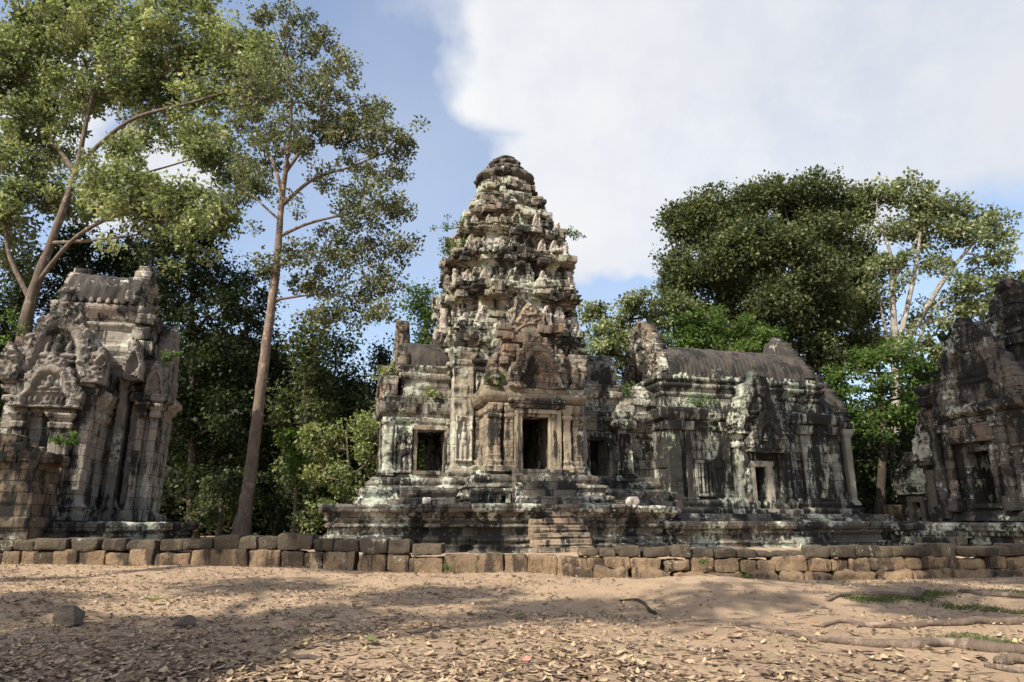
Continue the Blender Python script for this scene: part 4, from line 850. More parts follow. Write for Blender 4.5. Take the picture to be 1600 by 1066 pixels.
b = B(); row(b, -22, 1.8, bs_, mid, 600); row(b, 1.8, 22, lambda x: float(wall_base(x)) + .18, mid, 640, amp=.04); b.build('lower_course', M['lat'], wl)
b = B(); row(b, -22, -1.75, mid, top, 700); row(b, 1.6, 5.5, mid, lambda x: top(x) - .05, 740, lo=.35, hi=.6); row(b, 5.6, 7.3, mid, lambda x: top(x) - .12, 760, yo=.12, lo=.3, hi=.5); row(b, 7.2, 22, mid, top, 780); b.build('upper_course', M['lattop'], wl)
b = B(); row(b, 1.2, 22, lambda x: float(wall_base(x)) - .2, lambda x: float(wall_base(x)) + .22, 820, thick=.8, yo=-.03, lo=.6, hi=1.1, rnd=.09, amp=.07); b.build('footing', M['lat'], wl)
# ------------------------------------------------------------------ trees
def leaves(b, C, nper, rc, size, rng_, flat=.7, droop=.2):
    """small folded leaf faces scattered in clumps centred on C"""
    C = np.asarray(C); n = len(C) * nper
    c = np.repeat(C, nper, 0); r = np.repeat(np.broadcast_to(np.asarray(rc, float), (len(C),)), nper)
    d = rng_.normal(size=(n, 3)); d /= np.linalg.norm(d, axis=1)[:, None]
    P = c + d * (r * rng_.random(n) ** .55)[:, None] * np.array([1, 1, flat])
    ax = rng_.normal(size=(n, 3)) + d * .8; ax[:, 2] -= droop; ax /= np.linalg.norm(ax, axis=1)[:, None]
    nn = rng_.normal(size=(n, 3)) * .6; nn[:, 2] += .8; s = np.cross(ax, nn); s /= np.maximum(1e-6, np.linalg.norm(s, axis=1))[:, None]; nn = np.cross(s, ax)
    L = (size * 1.18 * rng_.uniform(.6, 1.3, n))[:, None]; wv = L * rng_.uniform(.5, .75, (n, 1)) * .5
    V = np.stack([P, P + ax * L * .45 + s * wv + nn * L * .1, P + ax * L, P + ax * L * .45 - s * wv + nn * L * .1], 1).reshape(-1, 3)
    b.add(V, np.arange(n * 4).reshape(-1, 4))
def bez(a, c, k, sag, rr):
    t = np.linspace(0, 1, k)[:, None]; a = np.array(a); c = np.array(c); L = np.linalg.norm(c - a)
    m = (a + c) / 2 + np.array([rr.uniform(-.12, .12) * L, rr.uniform(-.12, .12) * L, sag * L])
    p = (1 - t) ** 2 * a + 2 * t * (1 - t) * m + t ** 2 * c
    w = rr.uniform(0, 6); p[:, 0] += np.sin(t[:, 0] * 9 + w) * .02 * L * (t[:, 0] * (1 - t[:, 0]) * 4); p[:, 2] += np.sin(t[:, 0] * 7 + w * 2) * .02 * L * (t[:, 0] * (1 - t[:, 0]) * 4)
    return p
def tree(name, label, cat, Yd, trunk, radii, lobes, leafm, bark, nclump=1.0, nper=60, size=.16, rc=.55, group=None, seed=0, shell=.35, limbr=.45, px=True, extra=(), sub=5, flat=.7, start=.35, density=None):
    """trunk: pixel or world points; lobes: (px,py,rx,ry,dY) in pixels at depth Yd, or (x,y,z,r,rz) in metres"""
    rg_ = np.random.default_rng(seed + 1000); rr = random.Random(seed)
    if px:
        tp = [atY(q[0], q[1], Yd + (q[2] if len(q) > 2 else 0)) for q in trunk]
        lb = []
        for q in lobes:
            c = atY(q[0], q[1], Yd + (q[4] if len(q) > 4 else 0)); dep = c[1] * cos(TH) + (c[2] - 1.3) * sin(TH); lb.append((c, q[2] * dep / F, q[3] * dep / F))
    else:
        tp = [np.array(q, float) for q in trunk]; lb = [(np.array(q[:3], float), q[3], q[4]) for q in lobes]
    base = np.array(tp[0]); base[2] = float(gz(base[0], base[1])) - .1
    if tp[0][2] > base[2] + .3: tp = [base] + tp
    else: tp[0] = base
    P, R = smooth_path(tp, list(np.interp(np.linspace(0, 1, len(tp)), np.linspace(0, 1, len(radii)), radii)), 8)
    R = R * (1 + .55 * np.exp(-(P[:, 2] - base[2]) / .55))
    root = empty(name, tuple(base), 0, label, cat, group)
    tb = B(); tube(tb, P - base, R, 16, .22, seed)
    lf = B(); C = []; RC = []
    for (e0, e1, e2) in extra:  # explicit limbs through pixel points
        q, r_ = smooth_path([atY(a[0], a[1], Yd + (a[2] if len(a) > 2 else 0)) if px else np.array(a) for a in e0], [e1, (e1 + e2) / 2, e2] if len(e0) == 3 else list(np.linspace(e1, e2, len(e0))), 6)
        tube(tb, q - base, r_, 8, .15, seed + 3)
        P = np.concatenate([P, q]); R = np.concatenate([R, r_])
    k0 = int(len(P) * start) if not extra else int(len(tp) * 8 * start)
    for (c, rx, rz) in lb:
        j = k0 + int(np.argmin(np.linalg.norm((P[k0:] - c) * np.array([1, 1, 1.3]) + np.array([0, 0, .6]), axis=1)))
        a = P[j]; L = np.linalg.norm(c - a)
        rad = min(R[j] * .75, .04 + .022 * L) * (1 + limbr * .3)
        if L > .8:
            q = bez(a, c, 9, -.1 if c[2] > a[2] else .05, rr); tube(tb, q - base, np.linspace(rad, rad * .45, 9), 7, .15, seed)
        else: q = np.array([a, c])
        vol = rx * rz * rx * .85; n = max(8, int(nclump * 5.6 * (rx * rz) ** .95))
        d = rg_.normal(size=(n, 3)); d /= np.linalg.norm(d, axis=1)[:, None]; rad_ = rg_.random(n) ** shell
        cc = c + d * rad_[:, None] * np.array([rx, rx * .85, rz]) * .92
        cc = cc + np.stack([vn(cc, .5, seed), vn(cc, .5, seed + 1), vn(cc, .5, seed + 2)], 1) * .4
        C.append(cc); RC.append(rc * rg_.uniform(.45, 1.5, n))
        for m_ in range(0, n, sub):
            q0 = q[rr.randrange(len(q) // 2, len(q))]; q2 = bez(q0, cc[m_], 6, .05, rr); tube(tb, q2 - base, np.linspace(rad * .35 + .008, .012, 6), 5)
    for (e0, e1, e2) in extra:
        q = atY(e0[-1][0], e0[-1][1], Yd + (e0[-1][2] if len(e0[-1]) > 2 else 0)) if px else np.array(e0[-1]); C.append(q + rg_.normal(size=(16, 3)) * .8); RC.append(np.full(16, rc))
    C = np.concatenate(C); RC = np.concatenate(RC)
    leaves(lf, C - base, int(nper * 1.45), RC * 1.08, size * .84, rg_, flat)
    tb.build('trunk', M[bark], root, True); lf.build('crown', M[leafm], root)
    return root
TREES = True
if TREES:
    tree('spreading_tree', 'big spreading tree filling the top left corner with yellow green sunlit leaves', 'tree', 34, [(20, 820), (22, 700), (32, 560), (48, 470), (80, 380), (118, 270), (135, 190), (160, 90), (190, -20)], [.62, .48, .36, .24, .15, .09, .05],
         [(40, 90, 90, 80, 2), (150, 40, 90, 60), (270, 50, 95, 60, -1), (370, 70, 60, 45, -2), (410, 120, 35, 30, -2), (230, 150, 85, 50, 1), (330, 150, 60, 40, -1), (180, 270, 70, 42, -2), (300, 325, 60, 38, -3), (240, 300, 50, 35, -3), (50, 220, 70, 70, 1), (10, 340, 50, 50, 1), (330, 240, 50, 35, -1), (110, 330, 60, 30, 2),
          (380, 280, 40, 25, -1), (-60, 120, 90, 90, 0), (-50, 280, 70, 70, 0), (100, -60, 120, 60, 0), (280, -50, 100, 50, 0), (20, 420, 50, 40, 3), (210, 220, 40, 25, 1), (120, 140, 60, 40), (60, 160, 50, 50, 2), (190, 100, 60, 40, -1), (300, 210, 50, 30), (210, 320, 60, 28, -3), (150, 300, 50, 30, -2), (340, 340, 30, 20, -3), (90, 30, 90, 40, 1), (270, 100, 60, 30), (330, 80, 50, 40), (400, 90, 40, 30, -1), (60, 300, 50, 40, 1)],
         'leaf_yel', 'bark_mid', 1.75, 66, .24, .72, seed=1, extra=[([(60, 440), (120, 370, -1), (200, 335, -2), (290, 360, -3)], .13, .05), ([(80, 380), (150, 375, -1), (230, 365, -2)], .12, .04), ([(48, 470), (15, 400), (5, 330)], .16, .07), ([(118, 270), (60, 180, 1), (30, 80, 1)], .14, .05), ([(120, 260), (200, 190, -1), (300, 160, -2), (400, 130, -2)], .13, .04), ([(110, 290), (190, 280, -1), (330, 240, -1)], .1, .03)])
    tree('slender_tree', 'tall slender tree with long bare reddish trunk leaning right and an open olive crown', 'tree', 28.5, [(376, 838), (384, 790), (392, 735), (404, 640), (412, 570), (424, 480), (433, 405), (439, 330), (448, 250), (455, 170), (445, 90)], [.38, .31, .26, .24, .22, .2, .17, .14, .1, .06, .035],
         [(430, 50, 42, 30), (480, 75, 48, 38), (535, 100, 30, 30), (560, 150, 36, 30), (470, 140, 65, 38), (420, 190, 48, 36, 1), (530, 200, 60, 40), (600, 215, 48, 34), (635, 235, 25, 20), (470, 225, 50, 30, 1), (410, 260, 40, 26, 2), (560, 250, 45, 22), (590, 320, 40, 26, -1), (545, 320, 30, 20, -1), (510, 370, 38, 28, 1), (590, 385, 36, 24), (545, 400, 40, 24), (600, 440, 40, 28), (500, 440, 36, 24), (455, 400, 22, 30, -1), (530, 470, 50, 24), (610, 490, 26, 18), (415, 420, 22, 24), (395, 300, 26, 18, 1), (375, 120, 24, 28), (440, 110, 50, 34, 1), (500, 150, 50, 34, -1), (480, 190, 56, 30), (545, 215, 44, 30, 1), (440, 230, 40, 26, -1), (500, 270, 44, 22), (565, 290, 40, 20), (620, 400, 26, 24), (570, 440, 40, 22, 1), (500, 490, 36, 20), (560, 350, 40, 22, 1), (620, 330, 20, 18), (410, 150, 36, 30), (470, 450, 24, 30, 1), (590, 180, 26, 22), (460, 40, 40, 22)],
         'leaf_olive', 'bark_red', 1.7, 48, .17, .46, seed=2, extra=[([(441, 320), (490, 280), (550, 260), (610, 235)], .1, .03), ([(436, 370), (480, 350), (540, 335), (590, 325)], .09, .03), ([(430, 420), (480, 395), (540, 400)], .06, .02), ([(424, 470), (500, 460), (560, 470)], .07, .02), ([(441, 300), (425, 250), (400, 210)], .1, .03), ([(446, 270), (500, 190), (520, 130)], .09, .03), ([(438, 345), (410, 320), (390, 300)], .07, .02)])
    dk = 'dark trees crowding the forest edge left of the tower'
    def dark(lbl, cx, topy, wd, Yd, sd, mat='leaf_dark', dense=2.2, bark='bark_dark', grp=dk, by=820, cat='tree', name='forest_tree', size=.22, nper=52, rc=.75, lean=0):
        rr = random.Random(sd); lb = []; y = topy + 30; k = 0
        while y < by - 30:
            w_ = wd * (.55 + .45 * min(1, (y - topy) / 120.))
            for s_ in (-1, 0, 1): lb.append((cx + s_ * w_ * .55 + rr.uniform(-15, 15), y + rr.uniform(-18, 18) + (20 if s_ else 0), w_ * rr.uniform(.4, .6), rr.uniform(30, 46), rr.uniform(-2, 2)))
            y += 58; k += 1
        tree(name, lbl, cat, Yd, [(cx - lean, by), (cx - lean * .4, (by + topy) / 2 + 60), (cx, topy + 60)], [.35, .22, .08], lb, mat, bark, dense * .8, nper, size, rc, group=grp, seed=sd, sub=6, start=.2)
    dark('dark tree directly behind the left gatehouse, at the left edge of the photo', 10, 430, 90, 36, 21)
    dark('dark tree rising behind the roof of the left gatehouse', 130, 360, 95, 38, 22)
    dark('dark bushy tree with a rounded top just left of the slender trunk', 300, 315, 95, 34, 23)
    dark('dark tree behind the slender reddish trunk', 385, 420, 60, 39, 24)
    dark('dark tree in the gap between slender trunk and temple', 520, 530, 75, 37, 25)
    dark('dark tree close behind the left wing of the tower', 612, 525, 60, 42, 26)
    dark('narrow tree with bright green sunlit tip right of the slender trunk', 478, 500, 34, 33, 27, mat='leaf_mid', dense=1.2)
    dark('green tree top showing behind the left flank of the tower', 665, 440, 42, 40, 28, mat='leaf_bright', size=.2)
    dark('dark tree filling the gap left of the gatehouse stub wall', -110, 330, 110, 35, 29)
    dark('dark tree between the two tallest left trees', 215, 385, 70, 42, 30)
    def bush(lbl, lb, Yd, mat, sd, name='bush', cat='bush', size=.15, nper=70, rc=.42, dense=1.8, grp=None, by=835):
        cx = sum(q[0] for q in lb) / len(lb); top_ = min(q[1] for q in lb)
        tree(name, lbl, cat, Yd, [(cx, by), (cx + 4, (by + top_) / 2), (cx, top_ + 25)], [.12, .08, .03], lb, mat, 'bark_mid', dense, nper, size, rc, seed=sd, group=grp, sub=4, start=.1)
    bush('light olive green bush beside the left end of the temple terrace', [(560, 660, 42, 34), (520, 700, 40, 34), (580, 720, 34, 40), (530, 750, 44, 34), (500, 740, 30, 34), (490, 800, 26, 26, -1), (550, 790, 36, 26), (600, 650, 26, 30, 2), (585, 770, 22, 30, 1), (495, 690, 20, 20)], 28.5, 'leaf_bush', 41)
    bush('ivy covered low shrub left of the slender trunk foot', [(335, 760, 26, 24), (350, 790, 24, 30), (325, 800, 20, 26), (355, 745, 16, 14)], 29.5, 'leaf_mid', 42)
    bush('broad leaved sapling right of the slender trunk', [(462, 700, 14, 12), (455, 730, 14, 14), (470, 745, 10, 12), (448, 690, 8, 8)], 30, 'leaf_bright', 43, size=.26, nper=30, dense=1.0)
    bush('low dark undergrowth bush right of the slender trunk foot', [(430, 790, 26, 30), (410, 760, 22, 24), (450, 815, 24, 18)], 31, 'leaf_dark', 44)
    # right side
    tree('broad_tree', 'huge dense round crowned tree standing behind the hall roof', 'tree', 42, [(1215, 800), (1218, 640), (1232, 520), (1240, 420), (1230, 340)], [.7, .5, .35, .2, .1],
         [(1085, 350, 40, 42), (1075, 420, 42, 42), (1110, 320, 42, 26), (1140, 380, 50, 42, 2), (1175, 315, 46, 32), (1185, 420, 50, 45, 2), (1225, 310, 46, 30), (1280, 300, 48, 34), (1285, 370, 52, 50), (1335, 330, 26, 36), (1330, 420, 46, 50), (1230, 370, 50, 45, 3), (1130, 450, 50, 36), (1235, 460, 55, 40, 1), (1300, 480, 50, 40, -1), (1345, 490, 32, 38), (1190, 500, 55, 34, -1), (1250, 540, 55, 30, -2), (1320, 545, 42, 30), (1120, 500, 38, 26), (1150, 340, 40, 30), (1060, 445, 38, 36), (1085, 500, 44, 28), (1055, 345, 26, 30), (1165, 530, 50, 26, -1), (1210, 480, 50, 34, -2), (1105, 545, 40, 22), (1350, 550, 36, 30, -1), (1280, 500, 50, 40, -2), (1225, 390, 46, 40, -4), (1175, 375, 42, 38, -4), (1280, 420, 44, 40, -4), (1130, 400, 40, 36, -3), (1230, 470, 50, 36, -4), (1180, 560, 60, 24, -1), (1290, 570, 50, 22, -1)],
         'leaf_mid', 'bark_mid', 3.0, 60, .24, .85, seed=3, sub=4, extra=[([(1232, 560), (1180, 480), (1130, 400), (1100, 350)], .25, .06), ([(1236, 500), (1290, 420), (1320, 340)], .25, .06), ([(1235, 470), (1200, 380), (1190, 320)], .2, .05), ([(1190, 800, 2), (1180, 620, 2), (1165, 500, 1), (1140, 420, 1)], .4, .12)])
    tree('pale_branched_tree', 'open crowned tree with pale bare branches against the sky above the right gatehouse', 'tree', 40, [(1402, 800), (1400, 640), (1398, 540), (1395, 470), (1392, 400), (1370, 340)], [.34, .29, .24, .19, .12, .06],
         [(1370, 310, 34, 24), (1410, 300, 34, 22), (1445, 320, 36, 26), (1385, 360, 34, 22), (1440, 365, 38, 22), (1490, 325, 36, 22), (1535, 335, 34, 22), (1560, 365, 22, 20), (1500, 370, 36, 22), (1410, 410, 30, 18), (1460, 410, 26, 14), (1540, 405, 28, 12), (1565, 445, 30, 14), (1500, 450, 26, 12), (1450, 500, 34, 18), (1510, 490, 24, 14), (1370, 420, 20, 26), (1560, 480, 22, 10), (1430, 540, 36, 18), (1475, 540, 24, 20), (1590, 440, 16, 12)],
         'leaf_pale', 'bark_pale', 1.7, 46, .26, .62, seed=4, sub=3, extra=[([(1398, 560), (1430, 510), (1480, 430), (1530, 370)], .26, .06), ([(1402, 545), (1420, 470), (1435, 390), (1440, 340)], .2, .06), ([(1398, 560), (1380, 500), (1372, 440)], .14, .04), ([(1430, 510), (1490, 490), (1560, 450)], .12, .03), ([(1394, 440), (1420, 400), (1450, 330)], .12, .03), ([(1425, 560), (1460, 480), (1500, 460)], .1, .03)])
    gr = 'feathery green trees behind the hall'
    def feath(lbl, lb, Yd, mat, sd, size=.2, dense=2.6, rc=.6, nper=60, by=800):
        cx = sum(q[0] for q in lb) / len(lb); top_ = min(q[1] for q in lb)
        tree('feathery_tree', lbl, 'tree', Yd, [(cx, by), (cx + 6, (by + top_) / 2), (cx - 4, top_ + 20)], [.28, .2, .08], lb, mat, 'bark_dark', dense, nper, size, rc, seed=sd, group=gr, sub=4, start=.15, flat=.5)
    feath('bright green feathery tree just above the hall ridge, between the two gables', [(1100, 490, 40, 14), (1140, 505, 44, 14), (1180, 530, 38, 12), (1110, 525, 50, 14), (1070, 510, 30, 14), (1150, 545, 50, 22), (1090, 560, 60, 20), (1200, 550, 40, 16), (1050, 540, 50, 24)], 37, 'leaf_bright', 51)
    feath('pale green feathery tree between tower and hall gable', [(1000, 480, 36, 22), (960, 510, 40, 24), (1030, 500, 34, 24), (930, 490, 26, 22), (985, 540, 50, 26), (1060, 480, 26, 20), (930, 545, 40, 26)], 37, 'leaf_yel', 52, dense=3.)
    feath('vivid green feathery tree right of the hall end', [(1380, 550, 46, 14), (1340, 575, 46, 14), (1420, 575, 36, 14), (1370, 605, 56, 14), (1320, 620, 34, 14), (1420, 620, 34, 16), (1360, 640, 50, 22), (1400, 660, 44, 20), (1300, 600, 30, 18), (1440, 640, 26, 24), (1340, 670, 44, 20), (1410, 545, 30, 16)], 35, 'leaf_bright', 53, dense=2.2)
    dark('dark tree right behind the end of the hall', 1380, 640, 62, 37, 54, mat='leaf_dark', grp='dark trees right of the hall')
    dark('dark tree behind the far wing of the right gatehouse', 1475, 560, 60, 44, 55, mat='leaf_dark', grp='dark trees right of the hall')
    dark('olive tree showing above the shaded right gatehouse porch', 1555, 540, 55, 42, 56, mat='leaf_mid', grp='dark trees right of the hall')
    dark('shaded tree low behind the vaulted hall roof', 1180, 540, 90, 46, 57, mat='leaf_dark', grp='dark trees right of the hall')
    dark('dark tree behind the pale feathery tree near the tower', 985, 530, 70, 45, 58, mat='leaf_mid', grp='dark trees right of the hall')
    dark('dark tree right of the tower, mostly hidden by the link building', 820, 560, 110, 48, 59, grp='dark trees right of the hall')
    # the far-off wood: one mass
    b = B(); rgf = np.random.default_rng(77); n = 7000
    a = rgf.uniform(radians(-75), radians(75), n); d = rgf.uniform(56, 80, n); hgt = 12 + 4 * vn(np.stack([a * 8, a * 0, a * 0], 1), 1., 3)
    Cc = np.stack([d * np.sin(a), d * np.cos(a), .5 + rgf.random(n) ** .8 * hgt], 1)
    leaves(b, Cc, 34, 1.6, .75, rgf); tag(b.build('forest', M['leaf_dark']), kind='stuff')
    # tall trees standing outside the frame: they throw the dappled shade
    def shade(lbl, base, targets, sd, t0):
        lb = []
        for (x, y, z, r) in targets:
            t = t0 + (sd * 3 + x * 7) % 3; lb.append((x + SUN[0] * t, y + SUN[1] * t, z + SUN[2] * t, r, r * .5))
        hx = np.mean([q[0] for q in lb]); hy = np.mean([q[1] for q in lb]); hz_ = np.mean([q[2] for q in lb])
        tree('tall_tree', lbl, 'tree', 0, [(base[0], base[1], .0), (base[0] * .9 + hx * .1, base[1] * .9 + hy * .1, hz_ * .5), (base[0] * .6 + hx * .4, base[1] * .6 + hy * .4, hz_ * .85), (hx, hy, hz_ + .5)], [.6, .45, .3, .12], lb, 'leaf_mid', 'bark_mid', SHD * (1.8 if sd == 73 else 1.0 if sd == 74 else .7 if sd == 71 else .45 if sd == 72 else .7), 70, .3, .7, seed=sd, px=False, group='tall trees overhead, out of frame', sub=5)
SHD = 2.0
if TREES:
    shade('tall tree with spreading crown over the ground left of the camera', (-11, -5), [(-4.5, 7.5, 0, 2.2), (-2, 10, 0, 1.8), (-7, 11, 0, 2.0), (-5, 8.5, 0, 2.0), (-1.5, 12.5, 0, 1.3), (-4.5, 13.5, 0, 1.0), (1.0, 11, 0, 1.2), (-9, 9.5, 0, 2.2), (-3.5, 6.5, 0, 1.5), (-6.5, 7, 0, 1.8)], 71, 24)
    shade('tall tree with spreading crown over the ground right of the camera', (13, 1), [(3.2, 11.5, 0, 1.5), (7.2, 14, 0, 2.0), (5.5, 15.5, .4, 1.6), (9.5, 12, 0, 2.0), (11, 16.5, .5, 2.2), (7, 12, 0, 1.0)], 72, 26)
    shade('tall tree shading the hall and right gatehouse, outside the frame', (17, 5), [(17, 26, 4, 3.2), (18, 24, 8, 3.2), (20, 27, 6, 3.2), (15, 28, 2, 2.4), (21, 24, 4, 3.2), (14.5, 24, 1, 2.4), (22, 26, 10, 3.), (18, 30, 4, 3)], 73, 27)
    shade('tall tree dappling the hall walls, outside the frame', (9.5, 2), [(12, 28.2, 4.5, 1.7), (9, 27, 1, 1.4), (13, 29, 6.5, 1.3), (10.5, 28, 7.8, 1.3), (6, 26, 1, 1.4), (12, 26.5, 1.2, 1.6), (7.2, 27.5, 5.2, .9)], 74, 26)
    shade('tall tree dappling the terrace below the tower, outside the frame', (-22, 2), [(-1.5, 22.5, 1.5, 1.3), (-2.6, 23, 1, 1.0), (1.6, 23, 2.4, .9), (.7, 24.4, 6.6, .9), (3.1, 24, 1.5, 1.0), (-10.5, 20, 1, 1.2), (-4, 18, .4, 1.3)], 75, 25)


# ------------------------------------------------------------------ weeds on the masonry
def weed(lbl, u, w_, z, s_, sd, org=(-.3, 29), mat='leaf_bright'):
    c, s = cos(PHI), sin(PHI); p = (org[0] + u * c - w_ * s, org[1] + u * s + w_ * c, z)
    b = B(); rg_ = np.random.default_rng(sd); C = rg_.normal(size=(9, 3)) * np.array([.35, .15, .22]) * s_ + np.array([0, 0, .2 * s_])
    leaves(b, C, 26, .2 * s_, .09, rg_); 
    for q in C: tube(b, [(0, 0, -.05), q * .5, q], [.012, .01, .006], 4)
    tag(b.build('weed_tuft', M[mat], None, loc=p), lbl, 'weed', 'weeds growing on the stonework')
weed('green weed tuft on the hall ledge left of the carved door gable', 8.1, -2.75, 6.05, 1.3, 1)
weed('green weed patch on the broken roof between tower and hall', 5.0, -1.6, 6.6, 1.2, 2)
weed('small green weed on the left tower ledge under the third tier', -2.9, -1.6, 13.4, .9, 3)
weed('green weed trailing from the left side of the tower just above its lower tiers', -3.0, -2.0, 12.2, .9, 4)
weed('small weed on the right shoulder of the tower', 2.6, -1.9, 13.6, .7, 5)
weed('green weed at the left foot of the porch gable', -1.55, -4.6, 6.2, .5, 6)
weed('weeds creeping over the left wing cornice', -3.4, -1.8, 6.1, .9, 7, mat='leaf_bush')
weed('weeds hanging on the outer corner of the left wing', -5.2, -1.5, 6.9, .8, 8, mat='leaf_bush')
weed('weed tuft at the left shoulder of the gatehouse carved gable', -1.0, -3.2, 6.9, .9, 9, org=LG)
weed('small weed on the right side gable of the left gatehouse', 3.1, -1.1, 6.9, .6, 10, org=LG)
weed('weed growing on top of the brown stub wall', 1.4, -4.3, 3.55, .6, 11, org=LG)

# ------------------------------------------------------------------ roots, rocks, litter
for lb_, px_, py_, sd_ in (('little green sprout on the wall footing right of the sand mound', 1104, 884, 31), ('tiny weed at the wall foot right of the sprout', 1160, 902, 32), ('small weed at the foot of the wall near the middle', 697, 893, 33)):
    p = atY(px_, py_, WY - .5); b = B(); rg_ = np.random.default_rng(sd_); leaves(b, rg_.normal(size=(5, 3)) * np.array([.1, .05, .04]) + np.array([0, 0, .06]), 16, .07, .05, rg_)
    tag(b.build('weed_tuft', M['leaf_bright'], None, loc=tuple(p)), lb_, 'weed', 'weeds at the laterite wall')
def root(lbl, pts, r0, r1, sd, mat='bark_pale', cat='root', name='tree_root', lift=.75):
    P = []
    for q in pts: p = gp(*q); P.append(p)
    P = np.array(P); o = P[0].copy(); Q, rr = smooth_path(P, list(np.linspace(r0, r1, len(P))), 8)
    Q[:, 2] = gz(Q[:, 0], Q[:, 1]) + rr * lift + .006 * np.sin(np.arange(len(Q)) * .7 + sd)
    b = B(); tube(b, Q - o, rr * (1 + .05 * np.sin(np.arange(len(Q)) * 1.3 + sd)), 14, .4, sd)
    return tag(b.build(name, M[mat], None, True, loc=tuple(o)), lbl, cat, 'roots on the sandy ground' if name == 'tree_root' else None)
M['root'] = barkmat('root_bark', (.27, .2, .15), (.15, .112, .085), 7.)
root('longest winding root crossing the sand at the lower right', [(1170, 980), (1215, 990), (1280, 1002), (1350, 1008), (1420, 1012), (1480, 1010), (1540, 1018), (1620, 1026), (1720, 1040)], .018, .075, 1, 'root')
root('straight grey root above the winding one, running to the right edge', [(1285, 980), (1320, 974), (1360, 980), (1430, 982), (1500, 977), (1560, 976), (1640, 980), (1740, 985)], .025, .062, 2, 'root')
root('thick stubby root in the bottom right corner', [(1558, 1030), (1590, 1036), (1640, 1042), (1740, 1060)], .05, .06, 3, 'root')
root('thin root below the stubby one in the bottom right corner', [(1540, 1042), (1580, 1050), (1640, 1058), (1740, 1080)], .02, .04, 4, 'root')
root('low root lying behind the green grass patch', [(1290, 932), (1340, 930), (1400, 932), (1445, 938)], .03, .05, 5, 'root')
root('dark root at the right edge beyond the grass', [(1500, 940), (1550, 944), (1620, 948), (1700, 952)], .03, .07, 6, 'bark_mid')
root('curved dark stick lying in the middle of the sand', [(967, 921), (985, 923.5), (1003, 926.5), (1022, 928)], .015, .03, 7, 'bark_dark', 'stick', 'fallen_stick')
root('short grey stick half buried among leaves, left of the middle', [(448, 1028), (475, 1030), (503, 1031)], .02, .02, 8, 'bark_mid', 'stick', 'fallen_stick')
root('side shoot forking off the longest root near the right edge', [(1560, 1019), (1520, 1004), (1495, 996), (1478, 992)], .035, .012, 9, 'root')
root('thin rootlet branching from the start of the longest root', [(1240, 995), (1200, 985), (1160, 978), (1120, 976)], .016, .006, 10, 'root')
def rock(lbl, px, py, s, sd, sz=(1, .8, .75), mat='rock', tp=.5):
    p = gp(px, py); b = B(); st = 0
    rblock(b, (0, 0, s * sz[2] * .3), (s * sz[0], s * sz[1], s * sz[2]), s * .06, s * .03, sd, s * .05, fac=26, deep=.6)
    if tp:
        for i_ in range(len(b.V)): zz = np.clip(b.V[i_][:, 2:3] / (s * sz[2] * .8), 0, 1); b.V[i_][:, :2] *= 1.15 - (tp + .2) * zz
    tag(b.build('rock', M[mat], None, loc=tuple(p), rotz=sd), lbl, 'rock')
rock('pointed brown rock standing on the leaf litter at the lower left', 103, 978, .46, 3, (1.1, .8, .85))
rock('low brown rock right of the pointed one, half buried in leaves', 288, 974, .3, 8, (1.3, .9, .5))
rock('small cut stump by the end of the low root', 1432, 930, .3, 11, (1.2, .7, .6), 'rock', .1)
# grass by the roots
M['grass'] = leafmat('grass_blades', [(.04, .06, .015), (.07, .1, .025), (.1, .13, .04), (.16, .15, .07)])
b = B(); rg_ = np.random.default_rng(5); n = 5200; Q = []
for (a0, b0, n_) in (((1330, 938), (1430, 944), 1700), ((1420, 940), (1475, 925), 1200), ((1470, 948), (1600, 958), 900), ((1480, 995), (1600, 1008), 700), ((1580, 938), (1640, 945), 500)):
    A_ = gp(*a0); B_ = gp(*b0); t = rg_.random(n_)[:, None]; Q.append(A_ + (B_ - A_) * t + rg_.normal(size=(n_, 3)) * np.array([.16, .13, 0]))
Q = np.concatenate(Q); Q[:, 2] = gz(Q[:, 0], Q[:, 1]); n = len(Q); a = rg_.uniform(0, 2 * pi, n); h = rg_.uniform(.015, .055, n); l = rg_.uniform(-.05, .05, (n, 2))
dx = np.stack([np.cos(a), np.sin(a), a * 0], 1) * .005; tp_ = Q + np.stack([l[:, 0], l[:, 1], h], 1)
b.add(np.stack([Q - dx, Q + dx, tp_ + dx * .6, tp_ - dx * .6], 1).reshape(-1, 3), np.arange(n * 4).reshape(-1, 4)); tag(b.build('grass', M['leaf_pale'] if 0 else M['grass']), kind='stuff')
# twigs
b = B()
for i in range(420):
    y_ = 5.5 + 11 * R_.random() ** 1.3; x_ = R_.uniform(-1, 1) * (y_ * .8 + 1); a_ = R_.uniform(0, pi); l_ = R_.uniform(.05, .22); z_ = float(gz(x_, y_)) + .008
    tube(b, [(x_ - cos(a_) * l_, y_ - sin(a_) * l_, z_), (x_, y_ + R_.uniform(-.02, .02), z_ + .01), (x_ + cos(a_) * l_, y_ + sin(a_) * l_, z_)], [.003, .005, .002], 4)
for i in range(520):
    y_ = 5.5 + 11.5 * R_.random() ** 1.2; x_ = R_.uniform(-1, 1) * (y_ * .8 + 1); s_ = R_.uniform(.012, .035)
    rblock(b, (x_, y_, float(gz(x_, y_)) + s_ * .2), (s_ * 1.4, s_, s_), s_ * .3, s_ * .1, i, s_ * .5, R_.uniform(0, 3), 0, 6, .4)
tag(b.build('debris', M['bark_mid']), kind='stuff')
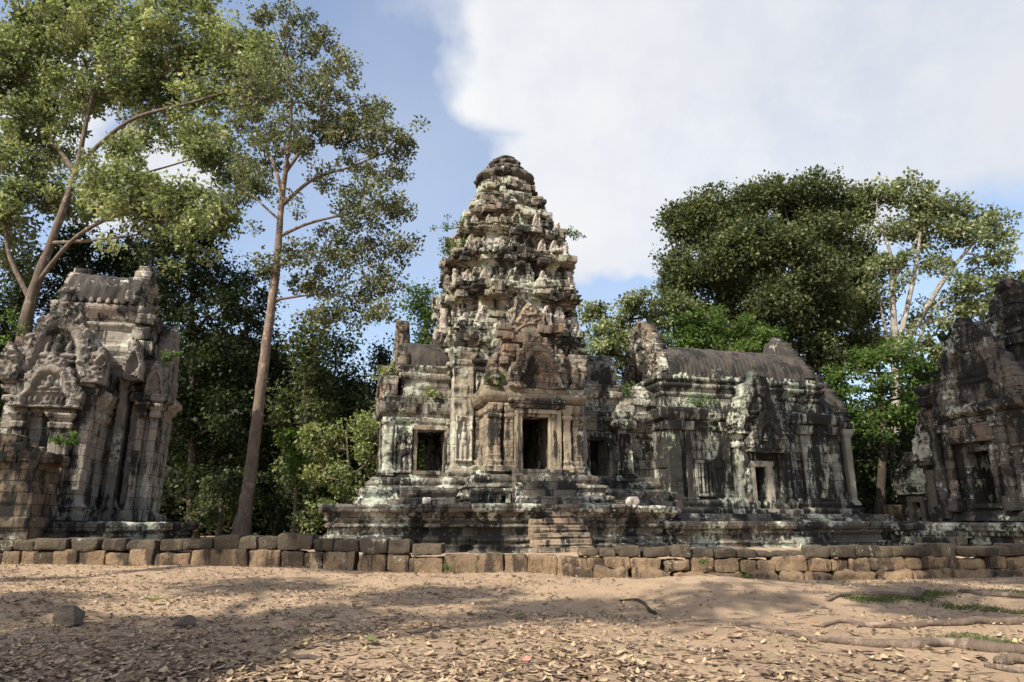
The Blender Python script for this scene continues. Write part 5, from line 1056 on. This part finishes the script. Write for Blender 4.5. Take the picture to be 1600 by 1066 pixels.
# fallen leaves
def litter_mat():
    m, nt, bs, out = newmat('dry_leaves'); ge = N(nt, 'ShaderNodeNewGeometry'); cr = N(nt, 'ShaderNodeValToRGB'); nt.links.new(ge.outputs['Random Per Island'], cr.inputs[0]); e = cr.color_ramp.elements
    e[0].position = 0; e[0].color = (.09, .06, .042, 1); e[1].position = 1; e[1].color = (.42, .31, .2, 1)
    for p_, c_ in ((.25, (.14, .09, .06)), (.5, (.24, .165, .11)), (.7, (.36, .26, .17)), (.86, (.4, .3, .2)), (.96, (.3, .25, .11))): q = e.new(p_); q.color = (*c_, 1)
    nt.links.new(cr.outputs[0], bs.inputs['Base Color']); bs.inputs['Roughness'].default_value = .65; return m
M['litter'] = litter_mat()
def leafgeo(P, a, L, wr, curl, lift, rg_):
    n = len(P); d = np.stack([np.cos(a), np.sin(a), a * 0], 1); s = np.stack([-np.sin(a), np.cos(a), a * 0], 1); up = np.array([0, 0, 1.])
    rows = []
    for t in (0, .25, .5, .75, 1.):
        wv = (wr * L * sin(pi * (t * .9 + .05)) ** .8)[:, None] * .5
        mid_ = P + d * (L * (t - .5))[:, None] + up * (lift * t + curl * L * (t - .5) ** 2 * 3)[:, None]
        e = up * (curl * .8)[:, None] * wv * 1.6
        rows += [mid_ - s * wv + e, mid_, mid_ + s * wv + e]
    V = np.stack(rows, 1).reshape(-1, 3); I = []
    for k in range(4):
        for j in range(2): I.append([k * 3 + j, k * 3 + j + 1, k * 3 + j + 4, k * 3 + j + 3])
    Fq = (np.array(I)[None] + (np.arange(n) * 15)[:, None, None]).reshape(-1, 4); return V, Fq
b = B(); n = 60000; y = 5.2 + 12.2 * rg_.random(n) ** 1.5; x = rg_.uniform(-1, 1, n) * (y * .8 + 1.2)
den = .5 + .55 * fbm(np.stack([x, y, x * 0], 1), .55, 91, 3) - .028 * x + .35 * fbm(np.stack([x, y, x * 0], 1), 2.2, 95, 2) - .3 * sstep(0, 3, x) * sstep(12.5, 9, y) + .12 * sstep(10, 6, y)
den = den - .5 * np.exp(-((x - 3.7) / 2.2) ** 2 - ((y - 13) / 1.8) ** 2)
kp = rg_.random(n) < np.clip(den, .02, 1) * .8; x, y = x[kp], y[kp]; n = len(x)
L_ = rg_.uniform(.025, .1, n) * (1 + .2 * sstep(10, 6, y)) * np.where(rg_.random(n) < .12, 1.5, 1)
P = np.stack([x, y, gz(x, y) + .012], 1); V, Fq = leafgeo(P, rg_.uniform(0, 2 * pi, n), L_, rg_.uniform(.32, .55, n), rg_.uniform(-.1, .3, n), rg_.uniform(-.008, .03, n), rg_)
b.add(V, Fq); tag(b.build('fallen_leaves', M['litter']), kind='stuff')
def flat_mat(nm, c):
    m, nt, bs, out = newmat(nm); tc = N(nt, 'ShaderNodeTexCoord'); nt.links.new(mixc(nt, rng(nt, noise(nt, tc.outputs['Object'], 14, 4), .4, .6), c, tuple(.6 * q for q in c)), bs.inputs['Base Color']); bs.inputs['Roughness'].default_value = .5; return m
for i, (px_, py_, L1, c, lb) in enumerate(((813, 966, .2, (.09, .11, .03), 'large dark green leaf arched on the sand in the middle of the ground'), (822, 1040, .14, (.5, .24, .18), 'pinkish leaf lying at the bottom centre'), (1273, 978, .16, (.45, .2, .08), 'orange brown leaf at the tip of the straight grey root'), (240, 942, .3, (.16, .19, .04), 'green leaf lying right of the middle in the left leaf litter'), (218, 905, .24, (.2, .22, .05), 'green leaf near the laterite wall, left of the flat slab'), (115, 880, .3, (.26, .27, .05), 'yellow green leaf close to the wall at the far left'), (190, 900, .24, (.22, .23, .05), 'green leaf below the wall left of its neighbour'), (580, 1008, .2, (.14, .15, .05), 'olive leaf among dry ones left of the middle'))):
    p = gp(px_, py_); b = B(); V, Fq = leafgeo(np.array([[0, 0, .03]]), np.array([i * 1.1 + .3]), np.array([L1]), np.array([.55]), np.array([-.35 if i == 0 else .2]), np.array([.02]), rg_); b.add(V, Fq)
    if i == 6: continue
    tag(b.build('fallen_leaf', flat_mat('single_leaf', c), None, True, loc=tuple(p + np.array([0, 0, .03 if i == 0 else 0]))), lb, 'leaf', 'larger leaves lying on the ground')
